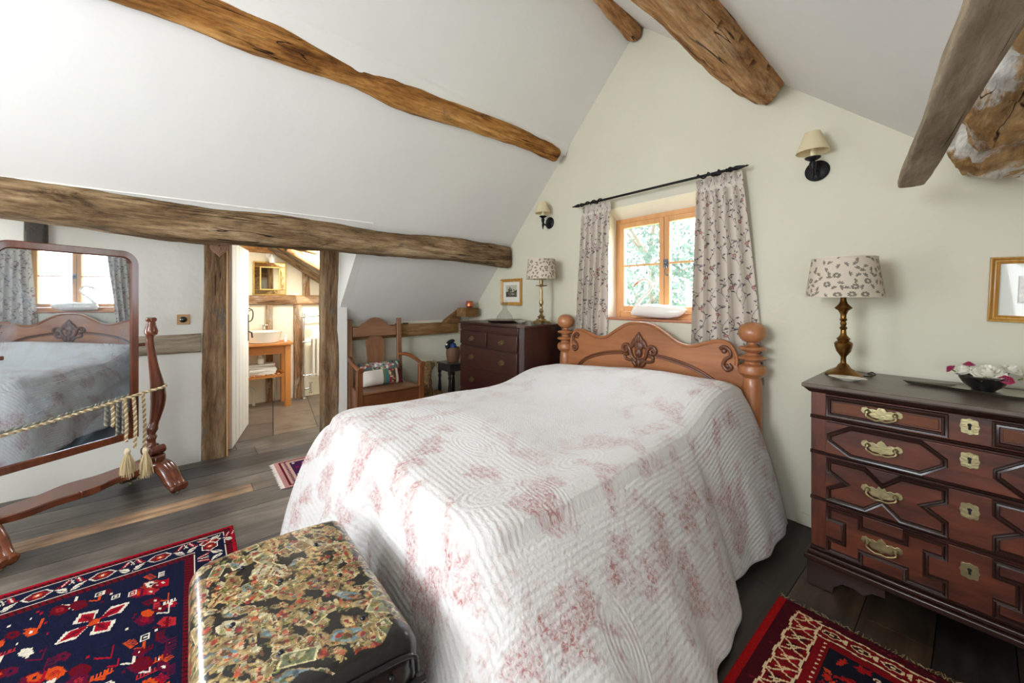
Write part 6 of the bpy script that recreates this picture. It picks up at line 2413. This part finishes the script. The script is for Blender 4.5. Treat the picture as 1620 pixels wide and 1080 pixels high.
# porcelain wall light
pl = thing('wall_light', 'white porcelain wall light above the gilt mirror', 'wall lamp', (BX, .815, 1.915))
b = MB()
b.lathe([(.058, 0), (.058, .012), (.045, .02), (.02, .024), (0, .024)], n=28, M=Matrix.Rotation(PI / 2, 3, 'Y'))
b.tube(curve([(.02, 0, 0), (.06, 0, .005), (.085, 0, -.01), (.085, 0, -.03)], 5), .014, 12)
b.build('back_plate', M_CERAMIC, pl)
MB().lathe([(.024, -.025), (.034, -.03), (.037, -.05), (.036, -.10), (.030, -.105), (0, -.105)], (.085, 0, 0), 24).build('lamp_holder', M_CERAMIC, pl)

# wash stand
ws = thing('wash_stand', 'orange pine table used as a wash stand, with slatted shelf', 'table', (-5.70, .62, 0))
MB().box(-.20, .205, -.38, .375, .772, .802).build('table_top', M_TABLE('y'), ws, bevel=.004)
MB().box(.12, .14, -.34, .335, .662, .771).build('apron', M_TABLE('y'), ws, bevel=.002)
MB().box(-.17, .12, .315, .332, .662, .771).build('apron', M_TABLE('x'), ws, bevel=.002)
for (lx, ly) in ((.14, .32), (.14, -.33), (-.16, .32), (-.16, -.33)):
    MB().box(lx - .03, lx + .03, ly - .032, ly + .032, 0, .771).build('leg', M_TABLE('z'), ws, bevel=.004)
sf = MB().box(.125, .145, -.30, .29, .375, .402).build('shelf', M_TABLE('y'), ws, bevel=.002)
MB().box(-.165, -.145, -.30, .29, .375, .402).build('shelf_rail', M_TABLE('y'), sf, bevel=.002)
for k in range(11):
    MB().box(-.165, .15, -.29 + k * .055, -.255 + k * .055, .403, .416).build('slat', M_TABLE('x'), sf, bevel=.002)
# basin
bs = thing('basin', 'round cream basin standing on the wash stand', 'basin', (-5.68, .70, .8025))
MB().lathe([(0, 0), (.15, 0), (.165, .008), (.178, .06), (.190, .125), (.196, .138), (.192, .142), (.182, .135), (.168, .06), (.14, .03), (0, .025)], n=48).build('basin_bowl', plain('cream_ceramic', rgb(232, 220, 200), .2, coat=.4), bs)
tp = thing('tap', 'chrome tap behind the round basin', 'tap', (-5.893, .72, .8025))
b = MB()
b.tube([(0, 0, 0), (0, 0, .20)], .011, 12)
b.tube(curve([(0, 0, .17), (.04, 0, .21), (.09, 0, .20), (.11, 0, .165)], 5), .009, 10)
b.build('tap_body', M_CHROME, tp)
b = MB(); b.tube([(0, -.05, .205), (0, .05, .205)], .006, 8); b.tube([(-.03, 0, .205), (.03, 0, .205)], .006, 8)
b.build('tap_handle', M_CHROME, tp)
sb = thing('soap_bottle', 'small white bottle beside the round basin', 'bottle', (-5.62, .925, .8025))
MB().lathe([(0, 0), (.016, 0), (.018, .006), (.016, .04), (.008, .052), (.009, .075), (.015, .082), (.006, .092), (0, .095)], n=18).build('bottle_body', M_CERAMIC, sb)
# stack of magazines
rn = random.Random(4)
z = .4165
for k in range(9):
    th = rn.uniform(.008, .018)
    c = rn.choice([rgb(214, 206, 192), rgb(196, 186, 172), rgb(226, 220, 208), rgb(150, 140, 128)])
    dx, dy = rn.uniform(-.015, .015), rn.uniform(-.02, .02)
    o = MB().box(-.11, .11, -.145, .145, 0, th).build('magazine', plain('magazine_%d' % k, c, .6, bump=.5, bscale=260), bevel=.001)
    o.location = (-5.69 + dx, .66 + dy, z)
    o.rotation_euler = (0, 0, R(rn.uniform(-7, 7)))
    lab = ['bottom magazine of the stack under the basin', 'second magazine from the bottom of the wash stand stack', 'third magazine from the bottom of the wash stand stack', 'fourth magazine from the bottom of the wash stand stack',
           'middle magazine of the wash stand stack', 'fourth magazine from the top of the wash stand stack', 'third magazine from the top of the wash stand stack', 'second magazine from the top of the wash stand stack',
           'topmost magazine of the stack on the wash stand shelf'][k]
    tag(o, lab, 'magazine', 'magazines stacked on the wash stand shelf')
    z += th + .0006
# waste pipes
wp_ = thing('waste_pipe', 'pale bent waste pipe under the wash stand', 'pipe', (-5.83, .6, 0))
b = MB()
b.tube(curve([(0, -.35, .345), (0, -.2, .30), (0, -.04, .235), (0, .0, .20), (0, .01, .15), (0, .01, 0)], 6), .017, 12)
b.build('pipe_run', plain('grey_plastic', rgb(206, 200, 186), .4), wp_)
tr_ = thing('basin_trap', 'white plastic trap hanging under the basin', 'trap', (-5.70, .67, .50))
MB().lathe([(0, 0), (.03, 0), (.036, .01), (.036, .10), (.02, .12), (.018, .271), (0, .271)], n=24).build('trap_body', M_ENAMEL, tr_)
# supply pipe
cp = thing('water_pipe', 'thin chrome supply pipe curving down beside the table leg', 'pipe', (-5.86, .80, 0))
MB().tube(curve([(0, -.25, .34), (0, -.05, .34), (0, .03, .31), (0, .045, .25), (0, .045, .1), (0, .045, 0)], 6), .009, 10).build('pipe_run', M_CHROME, cp)

# towel radiator
tr2 = thing('towel_radiator', 'chrome towel rail with white column radiator inside', 'radiator', (-5.83, 1.175, 0))
b = MB()
b.tube([(0, 0, 0), (0, 0, 1.14)], .016, 14)
b.tube([(0, -.03, 1.105), (0, .42, 1.12)], .013, 12)
b.tube([(0, 0, .76), (0, .12, .765)], .011, 12)
b.tube([(0, 0, .305), (0, .12, .31)], .011, 12)
for z_ in (1.105, .76, .305):
    b.ball((0, 0, z_), .026, .026, .022, 16, 10)
b.ball((0, 0, 1.145), .02, .02, .015, 14, 8)
b.lathe([(.045, 0), (.045, .004), (.02, .012), (0, .012)], n=24)
b.tube([(0, .40, 0), (0, .40, 1.13)], .016, 14)
rl = b.build('towel_rail', M_CHROME, tr2)
b = MB()
b.tube([(0, .016, .125), (0, .065, .125)], .012, 12)
b.tube([(0, .085, .06), (0, .085, .18)], .012, 12)
b.lathe([(.02, .06), (.02, .075), (.012, .08)], (0, .085, 0), 16)
b.tube([(-.0, .06, .20), (0, .11, .20)], .007, 10)
b.tube([(0, .085, .17), (0, .085, .205)], .007, 10)
b.build('valve', M_CHROME, tr2)
for k in range(5):
    b = MB()
    yy = .115 + k * .052
    for dx in (-.04, .0, .04):
        b.tube([(dx, yy, .30), (dx, yy, .80)], .015, 12)
    b.tube([(-.045, yy, .80), (.045, yy, .80)], .018, 12)
    b.tube([(-.045, yy, .295), (.045, yy, .295)], .018, 12)
    b.tube([(0, yy - .028, .79), (0, yy + .028, .79)], .016, 10)
    b.tube([(0, yy - .028, .31), (0, yy + .028, .31)], .016, 10)
    b.build('radiator_column', M_ENAMEL, tr2)

# door
dr = bpy.data.objects.new('door_1', None); COL.objects.link(dr); struct(dr)
dr.location = (-4.262, .266, 0)
dr.rotation_euler = (0, 0, math.atan2(.20, -.765))
b = MB()
for k in range(5):
    b.box(.002 + k * .154, .150 + k * .154, -.018, .014, .006, 1.862)
b.box(.001, .771, -.010, .010, .008, 1.858)
b.build('door_panel', M_DOORP, dr, bevel=.004)
b = MB()
b.box(.72, .758, -.0225, -.0185, .90, 1.18)
b.tube(curve([(.738, -.022, 1.245), (.738, -.055, 1.225), (.738, -.062, 1.17), (.738, -.05, 1.12), (.738, -.022, 1.10)], 6), .006, 10)
b.tube([(.735, -.022, 1.215), (.70, -.05, 1.225)], .004, 8)
b.tube([(.738, -.02, 1.00), (.738, -.05, .985), (.738, -.055, .93)], .008, 8)
b.build('door_handle', plain('latch_iron', rgb(96, 90, 84), .4, .8), dr)

# ------------------------------------------------------------------ outside
def leafmat():
    m, nt, b = newmat('leaf')
    b.inputs['Roughness'].default_value = .6
    nz = N(nt, 'ShaderNodeTexNoise', i_Scale=1.6, i_Detail=3.0)
    tc = N(nt, 'ShaderNodeTexCoord')
    nt.links.new(tc.outputs['Object'], nz.inputs['Vector'])
    rp = ramp(nt, [(.3, rgb(58, 76, 70)), (.7, rgb(104, 122, 108))])
    nt.links.new(nz.outputs[0], rp.inputs[0])
    nt.links.new(rp.outputs[0], b.inputs['Base Color'])
    tr = N(nt, 'ShaderNodeBsdfTranslucent'); nt.links.new(rp.outputs[0], tr.inputs[0])
    ms = N(nt, 'ShaderNodeMixShader'); ms.inputs[0].default_value = .4
    nt.links.new(b.outputs[0], ms.inputs[1]); nt.links.new(tr.outputs[0], ms.inputs[2])
    nt.links.new(ms.outputs[0], nt.nodes['Material Output'].inputs['Surface'])
    return m


LEAF = leafmat()


def tree(label, x, y, zc, rx, rz_, nleaf, seed):
    t = thing('tree', label, 'tree', (x, y, -2.6))
    rn = random.Random(seed)
    b = MB()
    b.tube([(0, 0, 0), (.1, 0, zc * .5 + 1.3), (0, .1, zc + 2.6)], [.22, .16, .05], 10)
    tips = []
    for k in range(16):
        a = rn.uniform(0, 2 * PI); zz = rn.uniform(-.6, .8) * rz_ + zc + 2.6
        e = Vector((math.cos(a) * rx * rn.uniform(.5, .95), math.sin(a) * rx * rn.uniform(.5, .95), zz))
        b.tube([(0.05, 0, zz - rz_ * .5), e * .5 + Vector((0, 0, zz * .5 - .1)), e], [.05, .03, .01], 6)
        tips.append(e)
    b.build('trunk', plain('bark', rgb(120, 110, 98), .9, bump=.6), t)
    V, F = [], []
    for i in range(nleaf):
        c = rn.choice(tips) + Vector((rn.gauss(0, .42), rn.gauss(0, .42), rn.gauss(0, .4)))
        s = rn.uniform(.05, .10)
        n1 = Vector((rn.uniform(-1, 1), rn.uniform(-1, 1), rn.uniform(-1, 1))).normalized()
        n2 = n1.orthogonal().normalized()
        k = len(V)
        V += [tuple(c - n1 * s), tuple(c + n2 * s * .45), tuple(c + n1 * s), tuple(c - n2 * s * .45)]
        F.append((k, k + 1, k + 2, k + 3))
    me = bpy.data.meshes.new('foliage'); me.from_pydata(V, [], F); me.materials.append(LEAF)
    o = bpy.data.objects.new('foliage', me); COL.objects.link(o); o.parent = t


tree('pale leafy tree outside, seen through the left window pane', -4.9, 8.2, 2.0, 1.7, 1.9, 5200, 3)
tree('pale leafy tree outside, seen through the right window pane', -2.6, 14.8, 1.6, 1.5, 1.8, 4200, 4)
struct(MB().box(-30, 30, 3.1, 60, -2.7, -2.6).build('ground', plain('grass', rgb(140, 156, 110), .9, var=.15)))
